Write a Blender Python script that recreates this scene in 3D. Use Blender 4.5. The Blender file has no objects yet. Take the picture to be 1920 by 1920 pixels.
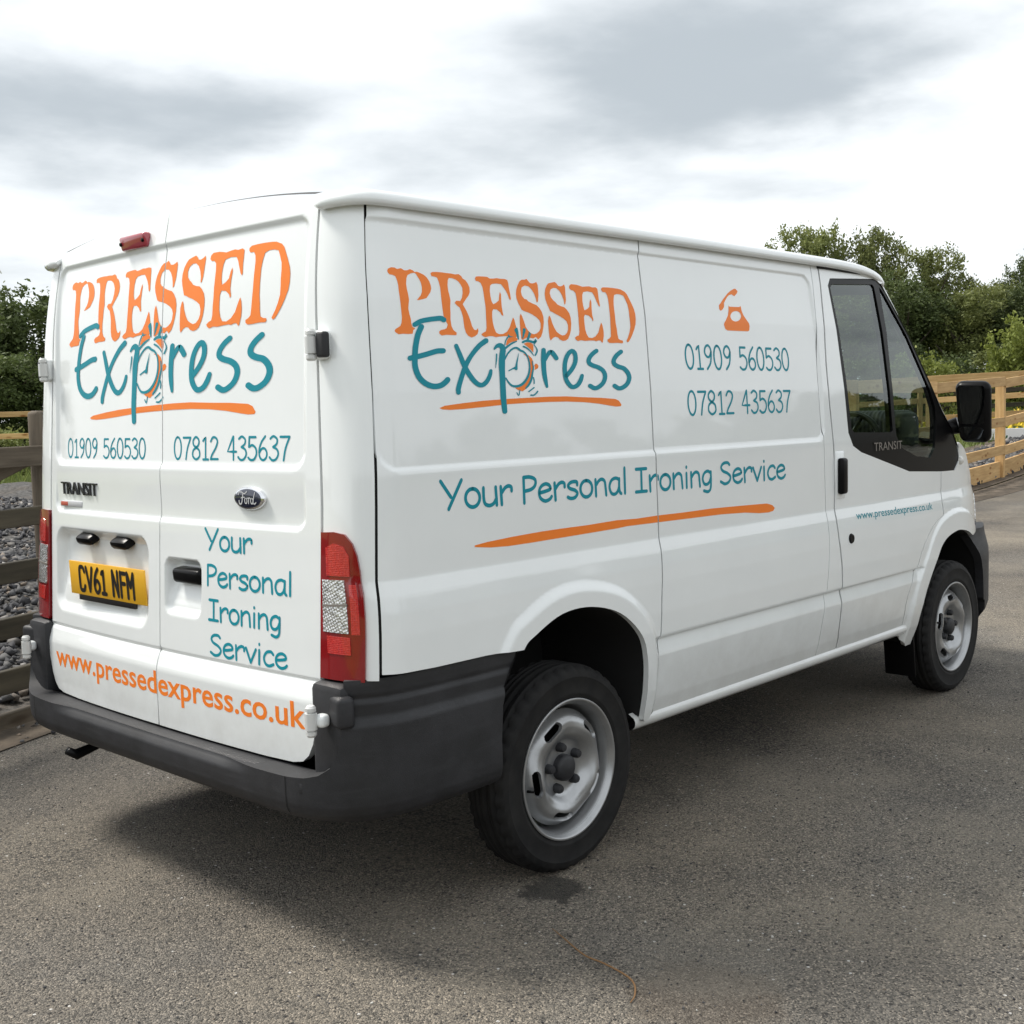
import bpy, bmesh, math, random
import numpy as np
from mathutils import Vector, Matrix
from mathutils.geometry import tessellate_polygon, delaunay_2d_cdt

scene = bpy.context.scene
COL = scene.collection
R = math.radians
rng = random.Random(7)
nrng = np.random.default_rng(7)

# ------------------------------------------------------------------ camera
cam_d = bpy.data.cameras.new('camera'); cam = bpy.data.objects.new('camera', cam_d); COL.objects.link(cam)
def aim(loc, yaw, pitch, roll):
    cy, sy, cp, sp = math.cos(yaw), math.sin(yaw), math.cos(pitch), math.sin(pitch)
    d = Vector((cy*cp, sy*cp, sp)); r = Vector((sy, -cy, 0)); u = r.cross(d)
    c, s = math.cos(roll), math.sin(roll)
    r2, u2 = c*r+s*u, -s*r+c*u
    m = Matrix((r2, u2, -d)).transposed().to_4x4(); m.translation = Vector(loc)
    return m
cam.matrix_world = aim((-2.738, -3.2828, 1.4422), .75133, -.08513, -.02614)
cam_d.sensor_width = 36; cam_d.lens = 36*2199.3/1920
cam_d.clip_start = .05; cam_d.clip_end = 3000
scene.camera = cam

# ------------------------------------------------------------------ sky, sun, exposure
SUN_AZ, SUN_EL = R(112), R(54)          # direction to the sun: azimuth from +x towards +y, elevation
sun_dir = Vector((math.cos(SUN_AZ)*math.cos(SUN_EL), math.sin(SUN_AZ)*math.cos(SUN_EL), math.sin(SUN_EL)))
world = bpy.data.worlds.new('World'); scene.world = world; world.use_nodes = True
wt = world.node_tree; wt.nodes.clear()
def N(t, typ, **kw):
    n = t.nodes.new(typ)
    for k, v in kw.items():
        if k in n.inputs: n.inputs[k].default_value = v
        else: setattr(n, k, v)
    return n
def L(t, a, b): t.links.new(a, b)
def wmath(op, a, b=None, c=None, clamp=False):
    n = wt.nodes.new('ShaderNodeMath'); n.operation = op; n.use_clamp = clamp
    for i, v in enumerate((a, b, c)):
        if v is None: continue
        if isinstance(v, (int, float)): n.inputs[i].default_value = v
        else: wt.links.new(v, n.inputs[i])
    return n.outputs[0]
w_out = N(wt, 'ShaderNodeOutputWorld'); w_bg = N(wt, 'ShaderNodeBackground', Strength=.1)
w_sky = N(wt, 'ShaderNodeTexSky', sky_type='NISHITA', sun_disc=False, sun_elevation=SUN_EL, sun_rotation=R(90)-SUN_AZ, air_density=1.0, dust_density=2.0)
w_tc = N(wt, 'ShaderNodeTexCoord')
# cloud layer: directions are projected on a flat layer overhead so clouds shrink towards the horizon
w_sep = N(wt, 'ShaderNodeSeparateXYZ'); L(wt, w_tc.outputs['Generated'], w_sep.inputs[0])
zc = wmath('ADD', wmath('MAXIMUM', w_sep.outputs[2], 0.0), .13)
w_com = N(wt, 'ShaderNodeCombineXYZ')
L(wt, wmath('DIVIDE', w_sep.outputs[0], zc), w_com.inputs[0]); L(wt, wmath('DIVIDE', w_sep.outputs[1], zc), w_com.inputs[1])
w_n1 = N(wt, 'ShaderNodeTexNoise', Scale=.85, Detail=7, Roughness=.52, Distortion=.25); L(wt, w_com.outputs[0], w_n1.inputs['Vector'])
w_n2 = N(wt, 'ShaderNodeTexNoise', Scale=2.6, Detail=6, Roughness=.55); L(wt, w_com.outputs[0], w_n2.inputs['Vector'])
w_nw = N(wt, 'ShaderNodeTexNoise', Scale=1.7, Detail=6, Roughness=.5); L(wt, w_com.outputs[0], w_nw.inputs['Vector'])
w_sub = N(wt, 'ShaderNodeVectorMath', operation='SUBTRACT'); L(wt, w_nw.outputs['Color'], w_sub.inputs[0]); w_sub.inputs[1].default_value = (.5, .5, .5)
w_warp = N(wt, 'ShaderNodeVectorMath', operation='MULTIPLY_ADD'); L(wt, w_sub.outputs[0], w_warp.inputs[0]); w_warp.inputs[1].default_value = (.85, .85, 0); L(wt, w_com.outputs[0], w_warp.inputs[2])
def blob(dirv, r0, r1, amt):
    n = wt.nodes.new('ShaderNodeVectorMath'); n.operation = 'DISTANCE'
    L(wt, w_warp.outputs[0], n.inputs[0]); z = max(dirv[2], 0)+.13
    n.inputs[1].default_value = (dirv[0]/z, dirv[1]/z, 0)
    m = N(wt, 'ShaderNodeMapRange', interpolation_type='SMOOTHSTEP'); L(wt, n.outputs['Value'], m.inputs['Value'])
    m.inputs['From Min'].default_value = r1*1.15; m.inputs['From Max'].default_value = r0
    m.inputs['To Min'].default_value = 0; m.inputs['To Max'].default_value = amt
    return m.outputs[0]
dens = wmath('ADD', wmath('MULTIPLY_ADD', w_n1.outputs[0], 1.35, -.36), wmath('MULTIPLY', w_n2.outputs[0], .48))
for b in [((.793, .534, .292), .05, .78, .44), ((.857, .432, .281), .03, .48, .22), ((.815, .524, .245), .03, .48, .26), ((.426, .865, .264), .03, .56, .32), ((.518, .82, .244), .03, .44, .22), ((.453, .867, .21), .03, .48, .28), ((.688, .699, .194), .05, .50, .18), ((.635, .734, .242), .03, .35, .12)]:
    dens = wmath('ADD', dens, blob(*b))
shade = N(wt, 'ShaderNodeMapRange', interpolation_type='SMOOTHSTEP'); L(wt, dens, shade.inputs['Value'])
shade.inputs['From Min'].default_value = .41; shade.inputs['From Max'].default_value = 1.18
w_ccol = N(wt, 'ShaderNodeMix', data_type='RGBA'); L(wt, shade.outputs[0], w_ccol.inputs[0])
w_ccol.inputs[6].default_value = (7.8, 8.05, 8.2, 1); w_ccol.inputs[7].default_value = (3.55, 3.9, 4.15, 1)
w_mix = N(wt, 'ShaderNodeMix', data_type='RGBA'); w_mix.inputs[0].default_value = .93
L(wt, w_sky.outputs[0], w_mix.inputs[6]); L(wt, w_ccol.outputs[2], w_mix.inputs[7])
L(wt, w_mix.outputs[2], w_bg.inputs[0]); L(wt, w_bg.outputs[0], w_out.inputs[0])
sun_d = bpy.data.lights.new('sun', 'SUN'); sun = bpy.data.objects.new('sun', sun_d); COL.objects.link(sun)
sun_d.energy = 2.8; sun_d.angle = R(14); sun_d.color = (1, .95, .87)
sun.rotation_euler = sun_dir.to_track_quat('Z', 'Y').to_euler(); sun.location = (0, 0, 30)
vs = scene.view_settings; vs.view_transform = 'Standard'; vs.look = 'None'; vs.gamma = 1; vs.exposure = .65; vs.use_curve_mapping = False

# ------------------------------------------------------------------ materials
MATS = {}
def mat(name, col, rough=.5, metal=0., coat=0., spec=.5):
    m = bpy.data.materials.new(name); m.use_nodes = True; MATS[name] = m
    b = m.node_tree.nodes['Principled BSDF']
    b.inputs['Base Color'].default_value = (*col, 1); b.inputs['Roughness'].default_value = rough
    b.inputs['Metallic'].default_value = metal; b.inputs['Coat Weight'].default_value = coat
    b.inputs['Coat Roughness'].default_value = .04; b.inputs['Specular IOR Level'].default_value = spec
    return m, m.node_tree, b
def noise_col(t, b, c0, c1, scale, detail=5, lo=.35, hi=.65, coord='Object', vec=None):
    tc = N(t, 'ShaderNodeTexCoord')
    n = N(t, 'ShaderNodeTexNoise', Scale=scale, Detail=detail, Roughness=.6)
    if vec:
        mp = N(t, 'ShaderNodeMapping'); mp.inputs['Scale'].default_value = vec; L(t, tc.outputs[coord], mp.inputs[0]); L(t, mp.outputs[0], n.inputs['Vector'])
    else: L(t, tc.outputs[coord], n.inputs['Vector'])
    r = N(t, 'ShaderNodeValToRGB'); r.color_ramp.elements[0].position = lo; r.color_ramp.elements[1].position = hi
    r.color_ramp.elements[0].color = (*c0, 1); r.color_ramp.elements[1].color = (*c1, 1)
    L(t, n.outputs[0], r.inputs[0])
    if b: L(t, r.outputs[0], b.inputs['Base Color'])
    return n, r
def bump(t, b, h, strength=.3, dist=.01):
    n = N(t, 'ShaderNodeBump', Strength=strength, Distance=dist); L(t, h, n.inputs['Height']); L(t, n.outputs[0], b.inputs['Normal']); return n

def m_paint():
    m, t, b = mat('white_paint', (.8, .8, .8), .32, 0, 1.)
    noise_col(t, b, (.80, .83, .83), (.825, .855, .855), 3.0)
    tc = N(t, 'ShaderNodeTexCoord'); n = N(t, 'ShaderNodeTexNoise', Scale=1.3, Detail=2); L(t, tc.outputs['Object'], n.inputs['Vector'])
    bump(t, b, n.outputs[0], .12, .01)
    # thin film of road dirt thrown up along the sills, broken by noise
    sx = N(t, 'ShaderNodeSeparateXYZ'); L(t, tc.outputs['Object'], sx.inputs[0])
    nd = N(t, 'ShaderNodeTexNoise', Scale=7, Detail=8, Roughness=.7); L(t, tc.outputs['Object'], nd.inputs['Vector'])
    ad = N(t, 'ShaderNodeMath', operation='MULTIPLY_ADD'); L(t, nd.outputs[0], ad.inputs[0]); ad.inputs[1].default_value = .35; L(t, sx.outputs[2], ad.inputs[2])
    mr = N(t, 'ShaderNodeMapRange', interpolation_type='SMOOTHSTEP'); L(t, ad.outputs[0], mr.inputs[0]); mr.inputs['From Min'].default_value = .84; mr.inputs['From Max'].default_value = .52; mr.inputs['To Max'].default_value = .42
    old = b.inputs['Base Color'].links[0].from_socket; mx = N(t, 'ShaderNodeMix', data_type='RGBA'); L(t, mr.outputs[0], mx.inputs[0]); L(t, old, mx.inputs[6]); mx.inputs[7].default_value = (.36, .34, .31, 1); L(t, mx.outputs[2], b.inputs['Base Color'])
m_paint()
def m_plastic():
    m, t, b = mat('dark_plastic', (.03, .031, .035), .55)
    noise_col(t, b, (.011, .0115, .0135), (.021, .0215, .025), 9.0)
    tc = N(t, 'ShaderNodeTexCoord'); n = N(t, 'ShaderNodeTexNoise', Scale=420, Detail=2); L(t, tc.outputs['Object'], n.inputs['Vector'])
    bump(t, b, n.outputs[0], .35, .0012)
    # rubbed and dusty areas
    mp = N(t, 'ShaderNodeMapping'); mp.inputs['Scale'].default_value = (3, 3, 16); L(t, tc.outputs['Object'], mp.inputs[0]); ns = N(t, 'ShaderNodeTexNoise', Scale=2.2, Detail=9, Roughness=.72); L(t, mp.outputs[0], ns.inputs['Vector'])
    mr = N(t, 'ShaderNodeMapRange'); L(t, ns.outputs[0], mr.inputs[0]); mr.inputs['From Min'].default_value = .54; mr.inputs['From Max'].default_value = .82; mr.inputs['To Max'].default_value = .32
    old = b.inputs['Base Color'].links[0].from_socket; mx = N(t, 'ShaderNodeMix', data_type='RGBA'); L(t, mr.outputs[0], mx.inputs[0]); L(t, old, mx.inputs[6]); mx.inputs[7].default_value = (.062, .062, .065, 1); L(t, mx.outputs[2], b.inputs['Base Color'])
    rr = N(t, 'ShaderNodeMapRange'); L(t, ns.outputs[0], rr.inputs[0]); rr.inputs['To Min'].default_value = .42; rr.inputs['To Max'].default_value = .72; L(t, rr.outputs[0], b.inputs['Roughness'])
m_plastic()
mat('black_trim', (.005, .005, .0055), .28, 0, 0, .12)
mat('black_void', (.006, .006, .006), .9)
mat('seal_rubber', (.01, .01, .011), .6)
def m_tyre():
    m, t, b = mat('tyre_rubber', (.016, .016, .017), .75)
    noise_col(t, b, (.006, .006, .0065), (.014, .0135, .013), 14.0); b.inputs['Specular IOR Level'].default_value = .3
m_tyre()
def m_rim():
    m, t, b = mat('silver_steel', (.42, .43, .44), .33, .75)
    n, r = noise_col(t, b, (.34, .345, .35), (.43, .44, .45), 9.0)
m_rim()
mat('chrome', (.75, .76, .78), .12, 1.)
mat('badge_dark', (.05, .05, .055), .25, .6)
mat('badge_blue', (.012, .016, .04), .15, 0, .8)
mat('badge_red', (.55, .12, .08), .3, .1); mat('badge_silver', (.62, .63, .65), .3, .2)
mat('vinyl_orange', (.88, .215, .022), .4, 0, .0, .35)
mat('vinyl_teal', (.003, .245, .315), .45, 0, .0, .25)
mat('plate_yellow', (.80, .43, .02), .35, 0, .3)
mat('plate_black', (.012, .010, .010), .4)
def m_red(name, col, facet):
    m, t, b = mat(name, col, .12, 0, 1.)
    if facet:
        tc = N(t, 'ShaderNodeTexCoord'); v = N(t, 'ShaderNodeTexVoronoi', Scale=210, Randomness=.2); L(t, tc.outputs['Object'], v.inputs['Vector'])
        r = N(t, 'ShaderNodeValToRGB'); r.color_ramp.elements[0].color = (*[c*.88 for c in col], 1); r.color_ramp.elements[1].color = (min(1, col[0]*1.2), col[1]*2+.01, col[2]*2, 1)
        L(t, v.outputs['Color'], r.inputs[0]); L(t, r.outputs[0], b.inputs['Base Color']); bump(t, b, v.outputs['Distance'], .35, .003)
m_red('lens_red', (.22, .004, .007), False)
m_red('lens_red_bright', (.46, .007, .008), True)
def m_clear():
    m, t, b = mat('lens_clear', (.8, .8, .8), .16, .75, 1.)
    tc = N(t, 'ShaderNodeTexCoord'); mp = N(t, 'ShaderNodeMapping'); mp.inputs['Rotation'].default_value = (.5, .2, .1); L(t, tc.outputs['Object'], mp.inputs[0])
    v = N(t, 'ShaderNodeTexVoronoi', Scale=120, Randomness=.35); L(t, mp.outputs[0], v.inputs['Vector'])
    r = N(t, 'ShaderNodeValToRGB'); r.color_ramp.elements[0].color = (.42, .42, .42, 1); r.color_ramp.elements[1].color = (.92, .92, .92, 1)
    L(t, v.outputs['Color'], r.inputs[0]); L(t, r.outputs[0], b.inputs['Base Color']); bump(t, b, v.outputs['Distance'], .6, .004)
m_clear()
mat('lens_orange', (.5, .30, .22), .25, 0, .8)
mat('lens_white', (.75, .74, .70), .15, 0, .8)
def m_glass():
    m = bpy.data.materials.new('window_glass'); m.use_nodes = True; MATS['window_glass'] = m; t = m.node_tree; t.nodes.clear()
    o = N(t, 'ShaderNodeOutputMaterial'); tr = N(t, 'ShaderNodeBsdfTransparent', Color=(.55, .64, .60, 1)); gl = N(t, 'ShaderNodeBsdfGlossy', Roughness=.02, Color=(.95, 1, 1, 1))
    fr = N(t, 'ShaderNodeFresnel', IOR=1.7); mx = N(t, 'ShaderNodeMixShader'); L(t, fr.outputs[0], mx.inputs[0]); L(t, tr.outputs[0], mx.inputs[1]); L(t, gl.outputs[0], mx.inputs[2]); L(t, mx.outputs[0], o.inputs[0])
m_glass()
mat('mirror_glass', (.11, .12, .13), .04, 1.)
def m_fabric():
    m, t, b = mat('seat_fabric', (.02, .02, .023), .9)
    tc = N(t, 'ShaderNodeTexCoord'); w = N(t, 'ShaderNodeTexWave', Scale=14, Distortion=.6); w.bands_direction = 'Y'; L(t, tc.outputs['Object'], w.inputs['Vector'])
    r = N(t, 'ShaderNodeValToRGB'); r.color_ramp.elements[0].color = (.012, .012, .014, 1); r.color_ramp.elements[1].color = (.07, .07, .075, 1); L(t, w.outputs[0], r.inputs[0]); L(t, r.outputs[0], b.inputs['Base Color'])
m_fabric()
mat('interior_grey', (.16, .165, .17), .7)
def m_wood(name, c0, c1, knots):
    m, t, b = mat(name, c0, .75, 0, 0, .25)
    tc = N(t, 'ShaderNodeTexCoord'); oi = N(t, 'ShaderNodeObjectInfo')
    mp = N(t, 'ShaderNodeMapping'); mp.inputs['Scale'].default_value = (1.2, 14, 14)
    add = N(t, 'ShaderNodeVectorMath', operation='ADD'); L(t, tc.outputs['Object'], add.inputs[0])
    sc = N(t, 'ShaderNodeVectorMath', operation='SCALE'); sc.inputs[0].default_value = (13, 7, 5); L(t, oi.outputs['Random'], sc.inputs['Scale']); L(t, sc.outputs[0], add.inputs[1])
    L(t, add.outputs[0], mp.inputs[0])
    n = N(t, 'ShaderNodeTexNoise', Scale=1.6, Detail=6, Roughness=.65); L(t, mp.outputs[0], n.inputs['Vector'])
    r = N(t, 'ShaderNodeValToRGB'); r.color_ramp.elements[0].position = .3; r.color_ramp.elements[1].position = .7
    r.color_ramp.elements[0].color = (*c0, 1); r.color_ramp.elements[1].color = (*c1, 1); L(t, n.outputs[0], r.inputs[0])
    mk = N(t, 'ShaderNodeMapping'); mk.inputs['Scale'].default_value = (2.2, 6, 6); L(t, add.outputs[0], mk.inputs[0])
    v = N(t, 'ShaderNodeTexVoronoi', Scale=1.3); L(t, mk.outputs[0], v.inputs['Vector'])
    kr = N(t, 'ShaderNodeValToRGB'); kr.color_ramp.elements[0].position = .10; kr.color_ramp.elements[1].position = .24
    kr.color_ramp.elements[0].color = (*[k for k in knots], 1); kr.color_ramp.elements[1].color = (1, 1, 1, 1); L(t, v.outputs['Distance'], kr.inputs[0])
    mu = N(t, 'ShaderNodeMix', data_type='RGBA', blend_type='MULTIPLY'); mu.inputs[0].default_value = 1; L(t, r.outputs[0], mu.inputs[6]); L(t, kr.outputs[0], mu.inputs[7])
    hs = N(t, 'ShaderNodeHueSaturation'); mr = N(t, 'ShaderNodeMapRange'); L(t, oi.outputs['Random'], mr.inputs[0]); mr.inputs['To Min'].default_value = .78; mr.inputs['To Max'].default_value = 1.15
    L(t, mr.outputs[0], hs.inputs['Value']); L(t, mu.outputs[2], hs.inputs['Color']); L(t, hs.outputs[0], b.inputs['Base Color'])
    bump(t, b, n.outputs[0], .4, .004)
m_wood('new_timber', (.40, .24, .10), (.62, .42, .20), (.5, .34, .22))
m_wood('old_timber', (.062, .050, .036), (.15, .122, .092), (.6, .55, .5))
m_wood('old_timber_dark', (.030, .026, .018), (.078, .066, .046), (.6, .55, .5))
m_wood('bark', (.05, .042, .032), (.12, .10, .08), (.7, .7, .7))
def m_leaf(name, c0, c1, c2):
    m, t, b = mat(name, c0, .6, 0, 0, .3)
    g = N(t, 'ShaderNodeNewGeometry'); r = N(t, 'ShaderNodeValToRGB'); e = r.color_ramp.elements
    e[0].color = (*c0, 1); e[1].color = (*c2, 1); k = e.new(.55); k.color = (*c1, 1)
    tc = N(t, 'ShaderNodeTexCoord'); n = N(t, 'ShaderNodeTexNoise', Scale=.55, Detail=2); L(t, tc.outputs['Object'], n.inputs['Vector'])
    ad = N(t, 'ShaderNodeMath', operation='MULTIPLY_ADD'); L(t, g.outputs['Random Per Island'], ad.inputs[0]); ad.inputs[1].default_value = .45
    n2 = N(t, 'ShaderNodeMath', operation='MULTIPLY_ADD'); L(t, n.outputs[0], n2.inputs[0]); n2.inputs[1].default_value = 1.3; n2.inputs[2].default_value = -.4
    L(t, n2.outputs[0], ad.inputs[2]); L(t, ad.outputs[0], r.inputs[0])
    oi = N(t, 'ShaderNodeObjectInfo'); hs = N(t, 'ShaderNodeHueSaturation'); mr = N(t, 'ShaderNodeMapRange'); L(t, oi.outputs['Random'], mr.inputs[0]); mr.inputs['To Min'].default_value = .8; mr.inputs['To Max'].default_value = 1.2
    L(t, mr.outputs[0], hs.inputs['Value']); L(t, r.outputs[0], hs.inputs['Color']); L(t, hs.outputs[0], b.inputs['Base Color'])
    o = t.nodes['Material Output']; tl = N(t, 'ShaderNodeBsdfTranslucent'); L(t, hs.outputs[0], tl.inputs[0]); mx = N(t, 'ShaderNodeMixShader'); mx.inputs[0].default_value = .32
    L(t, b.outputs[0], mx.inputs[1]); L(t, tl.outputs[0], mx.inputs[2]); L(t, mx.outputs[0], o.inputs[0])
m_leaf('leaf_dark', (.042, .060, .020), (.092, .122, .042), (.17, .20, .075))
m_leaf('leaf_mid', (.09, .11, .034), (.18, .205, .065), (.32, .33, .13))
m_leaf('leaf_light', (.13, .16, .035), (.23, .27, .06), (.38, .40, .12))
m_leaf('grass_blade', (.08, .11, .03), (.14, .18, .05), (.24, .26, .09))
mat('flower_yellow', (.75, .55, .04), .6)
def m_asphalt():
    m, t, b = mat('worn_tarmac', (.13, .12, .11), .85, 0, 0, .3)
    tc = N(t, 'ShaderNodeTexCoord'); P = tc.outputs['Object']
    def noise(s, d=4, rg=.6):
        n = N(t, 'ShaderNodeTexNoise', Scale=s, Detail=d, Roughness=rg); L(t, P, n.inputs['Vector']); return n.outputs[0]
    def ramp(i, a, c, p0, p1):
        r = N(t, 'ShaderNodeValToRGB'); r.color_ramp.elements[0].position = p0; r.color_ramp.elements[1].position = p1
        r.color_ramp.elements[0].color = (*a, 1); r.color_ramp.elements[1].color = (*c, 1); L(t, i, r.inputs[0]); return r.outputs[0]
    def mix(f, a, c, mode='MIX', fac=None):
        n = N(t, 'ShaderNodeMix', data_type='RGBA', blend_type=mode)
        if fac is not None: n.inputs[0].default_value = fac
        else: L(t, f, n.inputs[0])
        for i, v in ((6, a), (7, c)):
            if isinstance(v, tuple): n.inputs[i].default_value = (*v, 1)
            else: L(t, v, n.inputs[i])
        return n.outputs[2]
    # grains of mixed aggregate
    v = N(t, 'ShaderNodeTexVoronoi', Scale=215); L(t, P, v.inputs['Vector'])
    s1 = N(t, 'ShaderNodeSeparateColor'); L(t, v.outputs['Color'], s1.inputs[0])
    gr = N(t, 'ShaderNodeValToRGB'); e = gr.color_ramp.elements
    e[0].color = (.050, .048, .045, 1); e[1].color = (.44, .40, .35, 1)
    for p, c in ((.25, (.118, .114, .105)), (.5, (.165, .157, .143)), (.72, (.212, .196, .173)), (.93, (.285, .262, .228))):
        k = e.new(p); k.color = (*c, 1)
    L(t, s1.outputs[0], gr.inputs[0])
    col = gr.outputs[0]
    warm = ramp(noise(.55, 5), (.99, .97, .95), (1.09, 1.0, .88), .38, .64); col = mix(None, col, warm, 'MULTIPLY', 1)
    # dust filling the texture in patches
    dusty = ramp(noise(1.1, 6, .65), (0, 0, 0), (1, 1, 1), .47, .68)
    fine = ramp(noise(60, 3), (.0, .0, .0), (1, 1, 1), .35, .62)
    dm = mix(None, dusty, fine, 'MULTIPLY', 1)
    col = mix(dm, col, (.27, .244, .203))
    # damp/dark blotches
    col = mix(None, col, ramp(noise(.35, 4), (.74, .74, .75), (1.08, 1.08, 1.07), .36, .6), 'MULTIPLY', 1)
    # white chips and dark pits
    v2 = N(t, 'ShaderNodeTexVoronoi', Scale=52); L(t, P, v2.inputs['Vector']); s2 = N(t, 'ShaderNodeSeparateColor'); L(t, v2.outputs['Color'], s2.inputs[0])
    v3 = N(t, 'ShaderNodeTexVoronoi', Scale=95); L(t, P, v3.inputs['Vector'])
    def spot(ch, thr, rad):
        a = N(t, 'ShaderNodeMath', operation='GREATER_THAN'); L(t, s2.outputs[ch], a.inputs[0]); a.inputs[1].default_value = thr
        c = N(t, 'ShaderNodeMath', operation='LESS_THAN'); L(t, v2.outputs['Distance'], c.inputs[0]); c.inputs[1].default_value = rad
        n = N(t, 'ShaderNodeMath', operation='MULTIPLY'); L(t, a.outputs[0], n.inputs[0]); L(t, c.outputs[0], n.inputs[1]); return n.outputs[0]
    col = mix(spot(0, .965, .22), col, (.62, .60, .57)); col = mix(spot(1, .90, .28), col, (.05, .047, .044))
    rough_ = ramp(noise(.8, 5, .6), (0, 0, 0), (.85, .85, .85), .5, .66); pit = ramp(v3.outputs['Distance'], (0, 0, 0), (1, 1, 1), .42, .70); col = mix(mix(None, rough_, pit, 'MULTIPLY', 1), col, (.045, .043, .042))
    # spilled water beside the rear wheel
    def stain(x, y, r, c, amt):
        nonlocal col
        d = N(t, 'ShaderNodeVectorMath', operation='DISTANCE'); nd = N(t, 'ShaderNodeTexNoise', Scale=11, Detail=6, Roughness=.65); L(t, P, nd.inputs['Vector'])
        off = N(t, 'ShaderNodeVectorMath', operation='MULTIPLY_ADD'); L(t, nd.outputs['Color'], off.inputs[0]); off.inputs[1].default_value = (.2, .2, 0); L(t, P, off.inputs[2])
        L(t, off.outputs[0], d.inputs[0]); d.inputs[1].default_value = (x+.1, y+.1, 0)
        mr = N(t, 'ShaderNodeMapRange', interpolation_type='SMOOTHSTEP'); L(t, d.outputs['Value'], mr.inputs[0]); mr.inputs['From Min'].default_value = r*1.1; mr.inputs['From Max'].default_value = r*.7
        mr.inputs['To Max'].default_value = amt
        col = mix(mr.outputs[0], col, c)
        return mr.outputs[0]
    wet = stain(-.16, -1.01, .11, (.026, .025, .023), .8); stain(-.85, -1.52, .07, (.05, .045, .038), .7)
    stain(-.42, -1.72, .2, (.13, .10, .072), .4); stain(-.25, -1.62, .22, (.23, .21, .175), .3)
    L(t, col, b.inputs['Base Color'])
    h = N(t, 'ShaderNodeMath', operation='MULTIPLY_ADD'); L(t, v.outputs['Distance'], h.inputs[0]); h.inputs[1].default_value = -1.0; L(t, noise(45, 5, .7), h.inputs[2])
    h2 = N(t, 'ShaderNodeMath', operation='MULTIPLY_ADD'); L(t, noise(4, 3), h2.inputs[0]); h2.inputs[1].default_value = 1.2; L(t, h.outputs[0], h2.inputs[2])
    bump(t, b, h2.outputs[0], .9, .008)
m_asphalt()
def m_ground(name, c0, c1, c2, sc):
    m, t, b = mat(name, c0, .95, 0, 0, .2)
    n, r = noise_col(t, None, c0, c1, sc, 8, .3, .7); n2, r2 = noise_col(t, None, (1, 1, 1), c2, sc*.12, 4, .45, .7)
    mu = N(t, 'ShaderNodeMix', data_type='RGBA', blend_type='MULTIPLY'); mu.inputs[0].default_value = 1; L(t, r.outputs[0], mu.inputs[6]); L(t, r2.outputs[0], mu.inputs[7]); L(t, mu.outputs[2], b.inputs['Base Color'])
    bump(t, b, n.outputs[0], .6, .03)
m_ground('meadow', (.07, .095, .03), (.16, .18, .065), (1.2, 1.05, .7), 1.4)
m_ground('gravel_bed', (.03, .03, .03), (.13, .125, .12), (1.1, 1, .9), 22)
m_ground('earth', (.05, .042, .034), (.16, .13, .10), (1, .95, .9), 6)
def m_stone():
    m, t, b = mat('ballast_stone', (.1, .1, .1), .8, 0, 0, .35)
    g = N(t, 'ShaderNodeNewGeometry'); r = N(t, 'ShaderNodeValToRGB'); e = r.color_ramp.elements; e[0].color = (.030, .030, .033, 1); e[1].color = (.27, .26, .25, 1)
    for p, c in ((.5, (.065, .065, .07)), (.8, (.12, .118, .115)), (.9, (.16, .125, .095))):
        k = e.new(p); k.color = (*c, 1)
    L(t, g.outputs['Random Per Island'], r.inputs[0]); L(t, r.outputs[0], b.inputs['Base Color'])
m_stone()
mat('sign_white', (.8, .8, .78), .4); mat('sign_green', (.03, .12, .04), .5)
mat('turbine_white', (.7, .7, .7), .4)
mat('straw', (.22, .12, .05), .8)
mat('litter_pale', (.5, .48, .44), .7)

# ------------------------------------------------------------------ mesh helpers
def link(name, me, parent=None, mats=()):
    for m in mats: me.materials.append(MATS[m])
    o = bpy.data.objects.new(name, me); COL.objects.link(o)
    if parent: o.parent = parent
    return o
def empty(name, label, cat, loc=(0, 0, 0), rz=0, group=None):
    o = bpy.data.objects.new(name, None); COL.objects.link(o); o.location = loc; o.rotation_euler = (0, 0, rz)
    tag(o, label, cat, group); return o
def tag(o, label=None, cat=None, group=None, kind=None):
    for k, v in (('label', label), ('category', cat), ('group', group), ('kind', kind)):
        if v: o[k] = v
    return o
def mesh(name, v, f, mt, parent=None, smooth=False, normals=None):
    me = bpy.data.meshes.new(name); me.from_pydata([tuple(map(float, p)) for p in v], [], [tuple(map(int, q)) for q in f])
    if smooth: me.polygons.foreach_set('use_smooth', [True]*len(me.polygons))
    me.update()
    if normals is not None: me.normals_split_custom_set_from_vertices([tuple(map(float, n)) for n in normals])
    return link(name, me, parent, [mt])
def bm_obj(name, bm, mt, parent=None, smooth=False, sharp=None):
    me = bpy.data.meshes.new(name); bm.to_mesh(me); bm.free()
    if smooth:
        me.polygons.foreach_set('use_smooth', [True]*len(me.polygons))
        if sharp: me.set_sharp_from_angle(angle=R(sharp))
    return link(name, me, parent, [mt] if isinstance(mt, str) else mt)
def add_box(bm, c, s, rot=None, bev=0, seg=2):
    r = bmesh.ops.create_cube(bm, size=1); vs = r['verts']
    bmesh.ops.scale(bm, vec=s, verts=vs)
    if bev:
        es = list({e for v in vs for e in v.link_edges}); q = bmesh.ops.bevel(bm, geom=es, offset=bev, segments=seg, profile=.5, affect='EDGES')
        vs = list({v for f in q['faces'] for v in f.verts} | {v for v in vs if v.is_valid})
    if rot is not None: bmesh.ops.rotate(bm, matrix=rot, verts=vs, cent=(0, 0, 0))
    bmesh.ops.translate(bm, vec=c, verts=vs); return vs
def box(name, c, s, mt, parent=None, rot=None, bev=0, seg=2, smooth=True):
    bm = bmesh.new(); add_box(bm, c, s, rot, bev, seg); return bm_obj(name, bm, mt, parent, smooth and bev > 0, 40)
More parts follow.
